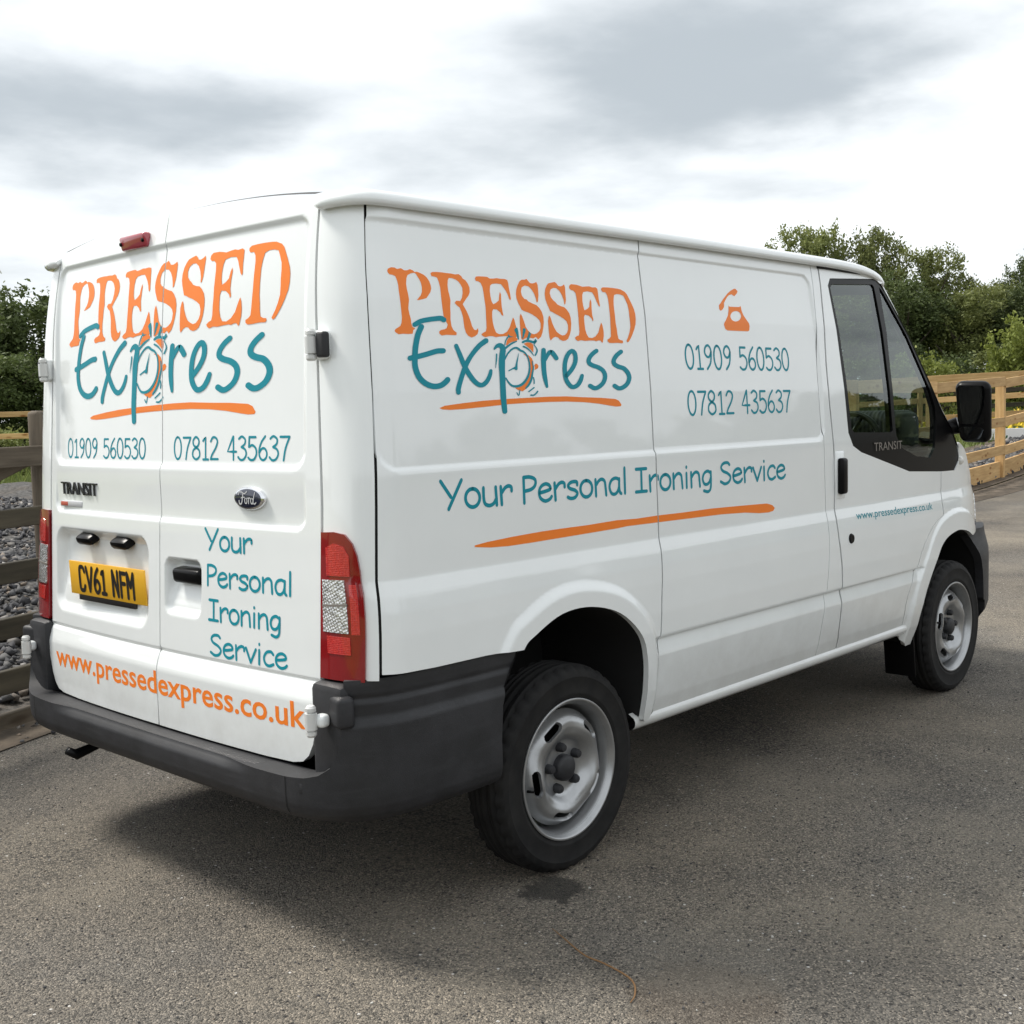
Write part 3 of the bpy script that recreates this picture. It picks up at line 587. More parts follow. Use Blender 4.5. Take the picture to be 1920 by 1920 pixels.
# lettering outlines, millimetres on the side of the van (x forward, z up)
LOGO_POLY=[('o',[(-652.7,1822.8),(-649.2,1828.6),(-637.4,1833.1),(-625.1,1833.1),(-617.1,1829.9),(-603,1832.8),(-591.5,1828),(-581.4,1828.8),(-570.6,1832.7),(-561,1830.2),(-554.2,1826),(-546.3,1827.5),(-534.1,1824.5),(-522,1820.6),(-512.9,1814.6),(-504.6,1803.7),(-501.4,1793.5),(-501.2,1784),(-506.5,1774.1),(-516.2,1764.1),(-524,1757.1),(-537.5,1753.5),(-553.5,1749.9),(-561.1,1749.8),(-555.2,1754.5),(-544.8,1762.6),(-538.5,1772.3),(-535.9,1785.7),(-536.8,1797),(-541.3,1807.1),(-546.3,1814.3),(-551.2,1821.5),(-557.1,1823.9),(-570.3,1821.1),(-582.6,1815.6),(-588,1806.8),(-592.2,1791.6),(-591.8,1776.8),(-590,1763.8),(-589.4,1748.9),(-592.5,1737.7),(-595.2,1724.6),(-592.9,1709.9),(-589.6,1697),(-589.8,1685.9),(-587.3,1676.7),(-576.5,1672.4),(-584.6,1668.4),(-588.5,1658.1),(-603.7,1656.7),(-623.5,1657),(-638.5,1655.1),(-647.8,1659),(-652.1,1663.4),(-649,1668.1),(-638.6,1673.1),(-629.4,1678),(-624.6,1686.4),(-621.4,1701.3),(-621.4,1719.7),(-621.5,1738.1),(-621.8,1752.8),(-622.1,1771.3),(-621.4,1788),(-623,1799),(-627.1,1809.8),(-636.3,1812.9),(-646,1813.2),(-651.3,1817.4)]),
('o',[(-496.1,1827.1),(-489,1830.5),(-473,1832),(-451.8,1832.1),(-436,1831.3),(-419.8,1831.4),(-401.2,1829.8),(-387.2,1831.7),(-377.3,1826.5),(-373.1,1819.9),(-363,1815.7),(-355.2,1806.3),(-350.9,1795.8),(-352.4,1782.9),(-359.2,1772.7),(-369.2,1764.3),(-379.3,1755),(-387.6,1746.8),(-380.7,1737.4),(-373.9,1727),(-367.4,1713.6),(-362.3,1700.2),(-358.6,1686.7),(-351.6,1677.1),(-343.4,1675.4),(-335.5,1681.6),(-334.4,1673.8),(-339.3,1664.8),(-349.9,1658.6),(-364.5,1654.2),(-377.7,1658.7),(-386.1,1668.2),(-389.7,1681.7),(-390.6,1695.2),(-391.2,1710.7),(-394.9,1724.1),(-401.2,1737.4),(-411.4,1742.7),(-418.6,1749.1),(-412.1,1755.3),(-401.1,1755.8),(-395.8,1755.1),(-386.9,1765.3),(-381.3,1779.3),(-379.9,1793.1),(-384.9,1802.5),(-391.6,1809.9),(-401.4,1815.1),(-414.4,1818.2),(-427.8,1818.3),(-433.3,1811.2),(-436.8,1797.4),(-437.3,1783.9),(-435,1768.6),(-433.7,1755.1),(-437.4,1739.5),(-438.7,1720.3),(-441.3,1701),(-439.6,1683.8),(-434.3,1673.4),(-421.8,1666.1),(-424.1,1659.3),(-440.3,1658.8),(-461.7,1659.1),(-480.6,1656.6),(-488,1660.2),(-489.7,1666.8),(-481.1,1671.8),(-467.6,1674.2),(-459.2,1677.4),(-453.9,1687.1),(-459.3,1696.5),(-466.6,1711.4),(-468,1730.4),(-468.6,1753.3),(-467.5,1772.5),(-466.7,1789.8),(-469,1805),(-473.4,1816.2),(-483.5,1818.4),(-493.9,1818.7)]),
('o',[(-323.8,1823.1),(-318.3,1829.4),(-303.9,1831),(-289.6,1831.4),(-272.4,1831.5),(-261.7,1827.2),(-247,1828.1),(-232,1830.5),(-217.5,1829.5),(-199.7,1830.2),(-188.3,1827.9),(-185.7,1818.9),(-185.7,1804.6),(-184.2,1790.4),(-183.2,1774.2),(-186.5,1768.3),(-191.2,1771.7),(-194.6,1783.7),(-201,1795.6),(-209.3,1805.2),(-217.9,1813.8),(-238.2,1814.6),(-256.2,1812.1),(-264.5,1806.9),(-269.1,1791.6),(-269.5,1775.6),(-268.1,1761.7),(-262.6,1752.9),(-250.1,1757.5),(-236.8,1765.3),(-232.4,1779.6),(-227,1791),(-223.7,1783.1),(-226.5,1765.8),(-228,1747.6),(-226.2,1733.6),(-224.1,1721.6),(-230.7,1722.3),(-236.8,1731.1),(-250.4,1738.5),(-264.8,1738.8),(-270.2,1731.6),(-272.4,1715.6),(-271.8,1699.7),(-268.2,1683.9),(-262.6,1672.1),(-251.6,1667.4),(-234,1668),(-215.2,1675.6),(-201.2,1690.2),(-191.4,1706.8),(-183.8,1718.2),(-178.8,1711.3),(-176.4,1700.4),(-173.2,1687.1),(-171,1670.9),(-176.8,1661.6),(-193.6,1660.1),(-202.4,1660.9),(-223,1662.3),(-246.7,1660.6),(-264.6,1658.1),(-278.7,1660.6),(-291.6,1660.3),(-307.8,1656.8),(-318.8,1659.5),(-323.8,1664.3),(-316,1669.4),(-304.1,1673.8),(-299.7,1684.8),(-298.4,1704.6),(-297,1724.5),(-296,1742.4),(-296.7,1762.2),(-296.4,1784.1),(-297.4,1800),(-302.2,1811.6),(-311.2,1816),(-321,1816.4)]),
('o',[(-134.6,1827.5),(-124.4,1832.7),(-110.4,1833.6),(-102,1836.9),(-96.8,1832),(-89,1825.2),(-78.3,1824.4),(-68.4,1826.5),(-59.8,1830.2),(-55.2,1822.1),(-56.2,1807.4),(-58,1790.5),(-65,1770.2),(-71.1,1767.8),(-72.4,1779.3),(-77.1,1793.6),(-85.4,1805.6),(-97.5,1814.3),(-114.1,1816.4),(-129.4,1809.3),(-135.2,1796.6),(-133.2,1784.3),(-124.4,1775.5),(-115.3,1774.9),(-108.8,1769.1),(-91.4,1763.7),(-73.6,1759.4),(-62.7,1751.5),(-53.4,1740.5),(-48.2,1726.1),(-48.4,1709.4),(-53.1,1692.6),(-59.3,1677.8),(-67.5,1665),(-81.3,1656.8),(-91.1,1664.3),(-102.8,1658.8),(-116.5,1660.5),(-131.8,1661.1),(-148.2,1653.5),(-155.6,1655.3),(-156.8,1682.9),(-156,1705.3),(-154.3,1721.7),(-148.8,1730.8),(-143,1722.2),(-137.4,1708.1),(-132,1691.9),(-122.2,1680.9),(-111.5,1674.1),(-97.9,1671.4),(-84.9,1674.9),(-73,1681.5),(-66.1,1690),(-63.3,1704.7),(-68.2,1714.9),(-79.6,1722.8),(-97.2,1730.3),(-115,1735.7),(-133,1739),(-143.1,1742.7),(-149.1,1752.6),(-155.7,1764.6),(-159.1,1776.7),(-158.6,1789.1),(-153.4,1803.7),(-144.6,1816.6)]),
('o',[(-4.9,1829.4),(9.3,1832.4),(26.2,1835.6),(33.5,1831.8),(40.1,1824.7),(49.6,1823.2),(60.1,1825.9),(69.5,1830.8),(72.5,1822.4),(70.1,1804),(67.9,1782.4),(62.3,1769.2),(57.7,1767.9),(56.8,1781.8),(51.9,1796.5),(43.1,1808.9),(30.1,1816.7),(15.5,1816.9),(1.2,1810.7),(-4.4,1799.8),(-2.3,1787.2),(7,1778.1),(15.6,1773.3),(23.8,1766.2),(39.1,1761.7),(55.1,1759.2),(65.1,1752.2),(75,1741.9),(80.2,1727.1),(80.3,1710),(75.8,1690.6),(68.5,1675.4),(58.2,1662.3),(45.8,1656.6),(32.4,1655.2),(18.3,1659),(11,1665.2),(-0.1,1667),(-11.9,1663.5),(-24.5,1654.7),(-28.2,1662),(-29.3,1676.6),(-29.1,1693.4),(-28.6,1714.4),(-23.5,1727.1),(-18.9,1730.5),(-14.5,1723.3),(-10.1,1708.8),(-2.6,1694.3),(7,1682),(19.1,1676),(31.6,1671.7),(45,1673.6),(56.1,1681.4),(62.7,1692.3),(63.6,1705.1),(58,1716.7),(45.8,1723.6),(27.3,1731.4),(8.5,1736.9),(-3.7,1741.7),(-14.6,1744.3),(-19.2,1754.6),(-25.6,1769.1),(-29.2,1781.5),(-28.5,1796.3),(-22.7,1811.4),(-13.8,1822.5)]),
('o',[(93.8,1828),(103.4,1833.6),(128.7,1833.4),(145.2,1831.1),(158.3,1828.6),(179.6,1831),(193.7,1831.9),(207,1829.4),(224.9,1830.9),(232.7,1826.4),(232.7,1810.9),(232.1,1793.1),(233.8,1773.2),(230.9,1768.6),(225.1,1773.9),(218.5,1788),(211.5,1803.1),(203.4,1813.7),(179.5,1815.6),(158,1812.2),(151.6,1802),(148.2,1784.4),(148.1,1769.1),(151.6,1754),(166.5,1759),(178.5,1766.2),(183.8,1781.8),(189.4,1790.9),(192.6,1782.2),(188.7,1762.2),(187.5,1742.4),(191.9,1725.1),(187.7,1720.6),(183.8,1729.2),(169.6,1738.4),(151,1740.9),(145.2,1731.9),(145,1712.4),(145.8,1695.1),(150.5,1680),(159.2,1669.4),(176.3,1667.7),(194.6,1673.7),(210.6,1686.3),(220.4,1704.2),(229.7,1718.9),(235.3,1709.1),(237.9,1691.5),(236.7,1676),(229,1655.9),(225.1,1654.1),(217.4,1661.1),(206.7,1660.9),(195.8,1658.4),(185.6,1660.3),(164.7,1659.7),(140.3,1658),(120,1659.6),(104.3,1656.4),(94.9,1661.1),(91.3,1666.4),(101.5,1672.1),(112.1,1674.5),(116.4,1685.5),(116.9,1707.1),(118.4,1728.7),(118.4,1750.3),(119.9,1772),(120.9,1791.6),(119.3,1806.7),(110.8,1813.9),(99.2,1814.7),(92.1,1820.3)]),
('o',[(252.1,1828.7),(260.9,1833),(286.3,1834.1),(315.3,1834),(338.9,1833.1),(355.1,1831.4),(375.8,1824.6),(385.3,1817.1),(393.3,1803.8),(402.8,1788.3),(411.7,1770.4),(415.4,1754.4),(415.2,1736.1),(411.5,1720),(401,1701.4),(389,1685),(377.6,1672.2),(366.6,1661.7),(358.7,1658.8),(353.8,1663.6),(365.3,1677.5),(375.3,1693.7),(382.7,1712.1),(382.9,1730.3),(382,1748.5),(382.5,1766.7),(380.7,1782.6),(373.2,1798.2),(365.2,1811.5),(347.5,1815),(329.1,1815.2),(315.3,1811),(309,1794.9),(305.4,1776.7),(304.8,1758.7),(304.6,1738.5),(305.1,1718.3),(307.9,1700.5),(308.8,1682.6),(312.2,1669.3),(322.6,1665),(333.5,1664.2),(335.6,1658.6),(330.3,1655.1),(306.5,1656.1),(280.8,1654.6),(262.7,1654.6),(254.4,1658.8),(253.6,1665.4),(264.9,1669.1),(273,1674.9),(275.4,1690.5),(277.1,1712.8),(278.7,1735.2),(279.1,1757.5),(280.3,1777.7),(280.9,1795.7),(278.6,1809),(271.6,1817.5),(257.4,1817.9),(252.2,1823.1)]),
('o',[(-514.7,1457.8),(-493.9,1463.8),(-421.2,1470.2),(-340.7,1475.9),(-229.1,1480.5),(-147.8,1482.8),(-135.9,1483.1),(-56.7,1485.1),(24.9,1485.3),(109.1,1481.9),(196.2,1479.3),(267.9,1474.9),(285.7,1469.1),(298.2,1455.8),(293.1,1451.1),(268.5,1450.6),(238.5,1453.8),(179.6,1461),(107.5,1466.5),(23.4,1469.3),(-58.3,1469.3),(-137.4,1467.6),(-149.3,1467.5),(-230.6,1465),(-342.4,1458),(-422.8,1453.6),(-474.7,1452),(-505,1454)]),
('o',[(-154.5,1610.5),(-143.3,1611.5),(-130.6,1608),(-118.4,1600),(-113.2,1589.7),(-114.7,1579.3),(-119,1564.4),(-125.6,1549.6),(-134.6,1533.2),(-145.4,1519.9),(-158.1,1508.2),(-172.2,1501.6),(-187.1,1503.9),(-199.4,1509.1),(-203.3,1512),(-188,1513.4),(-169.7,1519.2),(-152.8,1530.3),(-139.4,1546.5),(-131.3,1564.3),(-129.8,1582.1),(-134.4,1596.8),(-144,1607)]),
('o',[(-110.3,1578.6),(-103.9,1583.9),(-96.2,1583.2),(-91.5,1576.6),(-95.9,1569.8),(-111.2,1564.5),(-107.9,1572)]),
('o',[(-225.4,1636.1),(-221.8,1646.3),(-212.8,1656.7),(-199.3,1661.5),(-182,1662),(-172.2,1654.9),(-177.3,1648.9),(-194.9,1647),(-210.6,1642.2),(-220,1636.2)]),
('o',[(-147.7,1642.3),(-131.7,1646.4),(-116.3,1645.3),(-107,1640.4),(-106.3,1630),(-109.3,1616.5),(-121.2,1626.7),(-135.5,1635.2)]),
('t',[(-184.5,1682.3),(-176.1,1688.5),(-169.5,1688.7),(-166.8,1677.1),(-166.9,1653.6),(-171.3,1653.5),(-177.7,1669.4)]),
('t',[(-145.8,1686.6),(-136.7,1688.4),(-132.9,1684.1),(-137.5,1675.1),(-148.9,1657),(-153.2,1657.6),(-148.8,1673.2)]),
('t',[(-121.5,1679.3),(-111.2,1672.9),(-117,1663.8),(-125.4,1651.8),(-135.5,1650.7),(-129.3,1663.5),(-123.5,1672.5)]),
('t',[(-104.8,1647.8),(-94.3,1658.5),(-87.5,1651.3),(-101.4,1640.5)]),
('t',[(-216.9,1658),(-211.2,1668.4),(-205.6,1662.7),(-190.7,1661.7),(-206.1,1659.1)])]
LOGO_STROKE=[('t',[(-584.9,1678.4),(-581.3,1676.7),(-577.4,1676.5),(-573.5,1677.6),(-566,1681),(-559.1,1684.2),(-552,1686.7),(-543.5,1688.7),(-533.7,1690.4),(-523.5,1692),(-513,1693.5),(-502.4,1694.8),(-493.4,1695.8),(-487.1,1696.6),(-483.3,1696.9),(-481.2,1696.9),(-479.2,1696.5),(-476.5,1695.3),(-473,1693.9),(-469.2,1693.1),(-465,1693.6),(-460.7,1695.7)],[(-586.3,1680.4),(-586.4,1683.8),(-584.6,1686.6),(-581.5,1688.7),(-574,1692.1),(-566.1,1695.8),(-556.6,1699.2),(-546,1701.7),(-535.1,1703.7),(-524.5,1705.3),(-513.6,1706.9),(-502.7,1708.3),(-493.6,1709.4),(-487.2,1710.2),(-481.5,1710.7),(-475.3,1710.6),(-469.3,1709.3),(-465.1,1707.5),(-461.6,1706.1),(-458.8,1704.2),(-457.7,1701.4),(-458.7,1697.9)]),
('t',[(-551.5,1685.2),(-556.9,1685),(-561.1,1683.3),(-564.2,1680.5),(-569.3,1673.6),(-574.6,1666.3),(-579.9,1657.5),(-584.8,1646.8),(-589.3,1635.1),(-593.1,1623.9),(-595.9,1613.6),(-597.9,1603.8),(-599.5,1594.5),(-600.9,1585.9),(-602,1577.2),(-601.6,1568),(-599.5,1558.1),(-596,1548.1),(-590.9,1538.8),(-583.8,1530.8),(-575.3,1524.1),(-566,1518.5),(-555.7,1514.1),(-544.6,1511),(-533.2,1509.2),(-521.6,1509),(-510.4,1510.2),(-500,1512.3),(-490.7,1515.6),(-483.2,1519.5),(-477.5,1522.9),(-473.1,1525.7),(-470.1,1528.2),(-467.6,1530.3),(-465.2,1533.3),(-464.8,1536.7),(-466.9,1540.3)],[(-548.3,1684.2),(-545.2,1681.3),(-544.6,1678.1),(-546,1674.8),(-551.2,1667.8),(-556.1,1661.2),(-560.5,1653.8),(-565,1644.1),(-569.3,1633.1),(-572.9,1622.4),(-575.5,1612.8),(-577.4,1603.5),(-579,1594.5),(-580.4,1586),(-581.3,1578.5),(-581,1571.1),(-579.2,1562.7),(-576.3,1554.2),(-572.2,1546.8),(-566.9,1540.9),(-560.2,1535.6),(-553,1531.4),(-545.2,1528.1),(-536.7,1525.7),(-528.7,1524.4),(-521,1524.3),(-513,1525.2),(-506.1,1526.6),(-500.6,1528.6),(-495.4,1531.4),(-490.7,1534.3),(-487.8,1536.1),(-486,1537.7),(-483.5,1539.7),(-479.7,1541.9),(-475,1542.8),(-469.7,1541.9)]),
('t',[(-615.6,1589.8),(-613.2,1586.9),(-609.6,1585.5),(-605.5,1585.5),(-597.8,1586.6),(-589.9,1587.8),(-580.4,1589.5),(-568.6,1591.8),(-555.5,1594.5),(-542.2,1597.3),(-528.7,1600.5),(-515.5,1603.7),(-504.5,1606),(-496.6,1606.9),(-489.8,1607),(-482.3,1607.2),(-477.9,1608),(-474.2,1610),(-471.5,1613.5)],[(-615.9,1592.2),(-614.2,1595.8),(-611.2,1598.1),(-607.2,1599.4),(-599.5,1600.6),(-591.9,1601.8),(-583,1603.3),(-571.7,1605.6),(-558.8,1608.3),(-545.9,1611.1),(-532.8,1614.2),(-519.2,1617.6),(-506.6,1620.2),(-496.2,1621.4),(-488,1621.6),(-480.5,1621.8),(-476.2,1621.3),(-473,1619.4),(-471.2,1616)]),
('t',[(-433,1634.2),(-436.1,1631.9),(-437.4,1629.5),(-437.1,1627),(-433.5,1618.3),(-430,1609.5),(-426.2,1600.2),(-422.2,1590),(-417.8,1579),(-412.6,1568.3),(-406.3,1558),(-399.3,1548.3),(-392,1539.5),(-384.5,1531.8),(-376.6,1525),(-368.4,1519.5),(-359.8,1515.6),(-350.3,1513.4),(-339.7,1513.6),(-329.5,1516.6),(-320.9,1521.3),(-313.6,1526.7),(-307.3,1532.9),(-302.1,1539.6),(-298,1545.8),(-295.5,1551.2),(-294.2,1555.9),(-293.1,1560.3),(-293,1562.4),(-294.1,1564.2),(-296.8,1565.6)],[(-430.3,1635),(-426.2,1635),(-423.3,1633.8),(-421.6,1631.8),(-417.3,1623.2),(-413,1614.6),(-408.5,1605.4),(-403.9,1595.2),(-399.2,1584.6),(-394,1574.6),(-388,1565.1),(-381.4,1555.9),(-374.7,1547.7),(-368,1540.6),(-361.5,1534.6),(-355.3,1530.3),(-349.9,1527.9),(-345.5,1526.9),(-342.2,1526.8),(-338.3,1528),(-332.9,1530.8),(-327.4,1534.5),(-322.4,1539),(-317.6,1544.5),(-313.6,1549.6),(-310.8,1553.7),(-308.7,1557.6),(-306.5,1561.8),(-305.1,1563.7),(-302.7,1565.2),(-299.2,1565.8)]),
('t',[(-300,1652.1),(-304.6,1653.9),(-309.3,1653.9),(-313.9,1652.5),(-323.8,1647.6),(-334.3,1642.4),(-345.7,1635.4),(-358.2,1626.1),(-371,1615.6),(-382.6,1605.2),(-392.3,1595.4),(-400.9,1585.8),(-408.8,1575.9),(-416.2,1565.2),(-422.9,1554.2),(-429.2,1543.6),(-435.4,1532.8),(-441.3,1522.2),(-445.6,1513.3),(-447.5,1507),(-447.4,1502.8),(-447.2,1499.4),(-446.3,1496.7),(-443.7,1494.6),(-439.3,1493.4)],[(-298.1,1649.9),(-297.6,1646.1),(-299.5,1642.9),(-303.1,1640.4),(-313.3,1635.7),(-322.9,1631.3),(-332.7,1625.7),(-344.4,1617.6),(-356.9,1607.8),(-368.1,1598.2),(-377.1,1589.2),(-384.8,1580.2),(-392,1570.8),(-399.1,1560.7),(-405.6,1550.1),(-411.8,1539.6),(-417.7,1529),(-423.1,1518.7),(-426.9,1510.6),(-428.2,1506.4),(-428.3,1503.9),(-428.4,1500.5),(-429.3,1497.7),(-431.7,1495.3),(-436.1,1493.6)]),
('t',[(-278,1621.8),(-276,1621.5),(-274.2,1621.9),(-272.7,1622.7),(-268.3,1625.1),(-264.4,1627.1),(-261.3,1628),(-258,1628.3),(-255.5,1628.2),(-255.3,1627.7),(-254.5,1626.8),(-253.2,1625.3),(-252.7,1623.5),(-253.6,1619.3),(-256.3,1612.4),(-259,1604.4),(-261.1,1596.6),(-263.1,1588.7),(-264.5,1580.5),(-265,1572.6),(-265,1564.6),(-265.2,1555.2),(-266,1543.4),(-266.9,1530.1),(-267.8,1516.9),(-268.9,1504),(-269.5,1491),(-269.5,1478.3),(-268.6,1466.3),(-267.2,1454.9),(-265.8,1443.5),(-264.6,1440.5),(-261.6,1438.3),(-256.5,1437)],[(-279.1,1622.4),(-279.9,1623.7),(-279.7,1624.9),(-278.8,1626.1),(-276.2,1629.4),(-273.1,1633),(-268.5,1636.6),(-262.4,1639.4),(-254.9,1641.5),(-245.9,1641.4),(-238.3,1638.7),(-232.1,1633.9),(-228.6,1626.8),(-229.3,1618.6),(-231.8,1610.6),(-233.9,1603.3),(-235.3,1596),(-236.6,1588.5),(-237.8,1580.8),(-239,1573.4),(-240.2,1565.6),(-241.3,1556.2),(-242.2,1544.3),(-243,1531),(-243.9,1517.6),(-244.8,1504.6),(-245.4,1491.7),(-245.5,1479.3),(-245.4,1467.7),(-245,1456.3),(-244.7,1444.8),(-245.4,1441.7),(-248,1439.1),(-252.9,1437.2)]),
('t',[(-238.8,1591.7),(-237.1,1591.8),(-235.9,1592.2),(-234.9,1593),(-228.2,1601.1),(-221,1608.8),(-211.8,1615.8),(-202.5,1621.5),(-194.8,1624.7),(-188.3,1626.2),(-184.1,1626.5),(-180.5,1625.8),(-175.1,1623),(-168.5,1619.5),(-161.6,1617.9),(-155.7,1616.4),(-149.7,1613.1),(-144.2,1608.7),(-140.1,1603.8),(-137.2,1597.7),(-135.4,1588.6),(-135,1578.9),(-136.3,1570.1),(-139.1,1561.7),(-143.1,1553.8),(-148.4,1546.3),(-155.3,1539.1),(-163.3,1532.6),(-171.8,1527.3),(-180.6,1523.3),(-189.3,1521),(-198.2,1519.8),(-207.1,1519.7),(-215.1,1521),(-222,1524.8),(-228.2,1530),(-233.1,1535.5),(-237.4,1541.3),(-238.1,1541.9),(-239.2,1542.2),(-240.6,1542.1)],[(-239.7,1592),(-240.7,1592.9),(-240.9,1593.8),(-240.4,1594.7),(-233.8,1603),(-226.4,1611.2),(-216.8,1619),(-206.9,1625.4),(-197.7,1629.4),(-189.4,1631.6),(-182.4,1632.3),(-175.7,1631),(-169.1,1627.9),(-163.4,1624.6),(-157.6,1623.1),(-150.9,1620.8),(-144.2,1616.6),(-138.5,1611.4),(-134.2,1605.8),(-131.1,1599),(-128.8,1589.6),(-127.8,1579.4),(-128.6,1570),(-130.9,1560.9),(-134.5,1552.2),(-139.6,1543.7),(-146.8,1535.5),(-155.4,1527.9),(-165.2,1521.6),(-176,1516.6),(-187.4,1513.8),(-198.5,1512.8),(-209.5,1513.5),(-219.7,1516.1),(-227.6,1521.3),(-233.7,1527.4),(-238.4,1533.4),(-242.4,1539.3),(-242.7,1540.1),(-242.4,1540.9),(-241.5,1541.7)]),
('t',[(-119,1592.2),(-119.8,1591.9),(-120.2,1591.4),(-120.3,1590.9),(-119.6,1584.3),(-118.9,1577.8),(-119.1,1571.8),(-120.9,1566.5),(-123.6,1561.4),(-126.4,1555.9),(-128.8,1550),(-131.1,1544.1),(-133.9,1538.6),(-137.8,1533.1),(-142.4,1527.8),(-146.8,1523.2),(-151,1519.4),(-155.3,1516.1),(-159.9,1512.6),(-160.7,1511.8),(-161,1510.9),(-160.5,1509.8)],[(-118.4,1592.3),(-117.5,1592.2),(-117,1591.9),(-116.8,1591.4),(-115.3,1584.9),(-113.8,1578.4),(-113.3,1571.9),(-114.4,1566),(-116.5,1560.5),(-118.7,1555.1),(-120.4,1549.3),(-122.4,1543.1),(-125.2,1536.8),(-129.2,1530.7),(-134,1524.8),(-139.1,1519.7),(-144.6,1515.6),(-150.2,1512.5),(-155.5,1509.6),(-156.8,1509.1),(-158.2,1508.9),(-159.8,1509.3)]),
('t',[(-174.7,1613.7),(-175.2,1613.6),(-175.5,1613.4),(-175.7,1613.2),(-178.3,1608),(-180.9,1602.9),(-183.5,1597.8),(-186.1,1593),(-188.8,1588.2),(-191.4,1583.2),(-193.7,1578),(-195.9,1572.9),(-198.1,1567.8),(-198,1566),(-196.8,1564.6),(-194.2,1563.6)],[(-174.5,1613.6),(-174.1,1613.5),(-174,1613.2),(-174,1613),(-175.8,1607.7),(-177.6,1602.5),(-179.3,1597.3),(-181.1,1592.3),(-182.8,1587.4),(-184.2,1582.6),(-185.1,1577.5),(-185.7,1572.4),(-186.3,1567.2),(-187.3,1565.5),(-189.2,1564.2),(-192.2,1563.5)]),
('t',[(-226.1,1560.8),(-225.2,1560.3),(-224.2,1560.2),(-223.2,1560.4),(-217.9,1562.2),(-212.6,1564),(-207.4,1565.5),(-202.2,1566.4),(-196.9,1567),(-191.5,1567.7),(-189.4,1568.5),(-187.9,1569.8),(-187.3,1571.7)],[(-226.4,1561.3),(-226.4,1562.1),(-225.9,1562.8),(-225.1,1563.2),(-219.9,1565.2),(-214.6,1567.2),(-209.3,1569.2),(-204.1,1571.1),(-199,1572.8),(-194,1574.6),(-191.6,1574.8),(-189.5,1574.3),(-187.7,1572.9)]),
('t',[(-230.7,1634.6),(-229.8,1634.9),(-229.1,1635.3),(-228.8,1635.9),(-227.7,1639.2),(-226.7,1642.4),(-225,1645.7),(-222.1,1649.3),(-218.4,1653.2),(-214.6,1657.2),(-214.2,1658),(-214.2,1658.8),(-215,1659.6)],[(-231.4,1634.7),(-232.2,1635),(-232.6,1635.5),(-232.6,1636),(-231.8,1639.4),(-230.9,1642.8),(-229.3,1646.6),(-226.4,1650.7),(-222.8,1654.8),(-219.3,1658.9),(-218.4,1659.5),(-217.2,1659.9),(-215.8,1659.9)]),
('t',[(-233.3,1624.7),(-231.2,1624),(-229.1,1624.1),(-227.1,1624.8),(-221.9,1627.7),(-216.8,1630.5),(-211.5,1633.3),(-205.8,1636.1),(-199.7,1638.8),(-194,1641.2),(-188.9,1643.1),(-184,1644.9),(-178.9,1646.7),(-178,1647.1),(-177.4,1647.7),(-177.2,1648.5)],[(-234.2,1625.6),(-234.6,1627.2),(-233.9,1628.6),(-232.4,1629.8),(-227.1,1632.5),(-221.6,1635.2),(-215.8,1637.9),(-209.6,1640.6),(-203.1,1643.2),(-196.8,1645.5),(-191,1647.2),(-185.6,1648.4),(-180.3,1649.6),(-179.3,1649.7),(-178.3,1649.6),(-177.5,1649)]),
('t',[(-155.3,1644.8),(-153.7,1643.9),(-151.8,1643.7),(-149.9,1644),(-145.4,1645.4),(-141.3,1646.7),(-137.4,1647.4),(-132.6,1647.7),(-126.9,1647.5),(-121.5,1647.1),(-116.6,1646.2),(-111.4,1644.9),(-105.9,1644.1),(-100.7,1644.5),(-97.1,1645.6),(-94.3,1646.4),(-92.3,1647.3),(-91,1648.5),(-90.5,1650.3)],[(-155.8,1645.7),(-155.7,1647.2),(-154.7,1648.4),(-153.1,1649.3),(-148.7,1650.9),(-143.9,1652.6),(-138,1654),(-131.4,1654.4),(-124.9,1654.2),(-118.6,1653.7),(-112.6,1652.9),(-107.3,1652),(-103.7,1651.6),(-101.8,1651.7),(-99.8,1652.1),(-96.9,1652.7),(-94.7,1652.9),(-92.6,1652.5),(-90.9,1651.4)]),
('t',[(-104.7,1641.1),(-105.1,1640.6),(-105.2,1640.2),(-105,1639.8),(-101.6,1636.2),(-98.3,1632.7),(-96,1629.5),(-94.7,1626.6),(-94.2,1624.2),(-94.9,1621.6),(-97.1,1618.3),(-100.6,1614.3),(-104.3,1610.2),(-104.8,1609.2),(-104.6,1608.3),(-103.7,1607.4)],[(-104.2,1641.3),(-103.4,1641.5),(-102.8,1641.4),(-102.3,1641.1),(-98.6,1637.7),(-94.8,1634.3),(-91.8,1631),(-89.7,1628),(-88.4,1624.8),(-88.7,1621),(-91.2,1616.8),(-94.9,1612.5),(-98.5,1608.3),(-99.5,1607.5),(-100.9,1607.1),(-102.7,1607.1)]),
('t',[(-154.2,1634.6),(-154.4,1633.5),(-153.8,1632.7),(-152.8,1632.1),(-147.8,1630.7),(-143,1629.3),(-138.3,1627.5),(-133.6,1625.3),(-128.8,1622.7),(-124,1619.6),(-119.2,1615.8),(-114.3,1611.5),(-109.3,1607.2),(-109,1607),(-108.5,1606.9),(-107.9,1607)],[(-153.6,1635.3),(-152.2,1636.1),(-150.8,1636.4),(-149.4,1636.2),(-144.5,1634.7),(-139.5,1633.1),(-134.4,1631.1),(-129.5,1628.5),(-124.7,1625.4),(-120.1,1621.9),(-115.7,1617.6),(-111.5,1612.8),(-107.4,1608.1),(-107.2,1607.8),(-107.3,1607.5),(-107.6,1607.1)]),
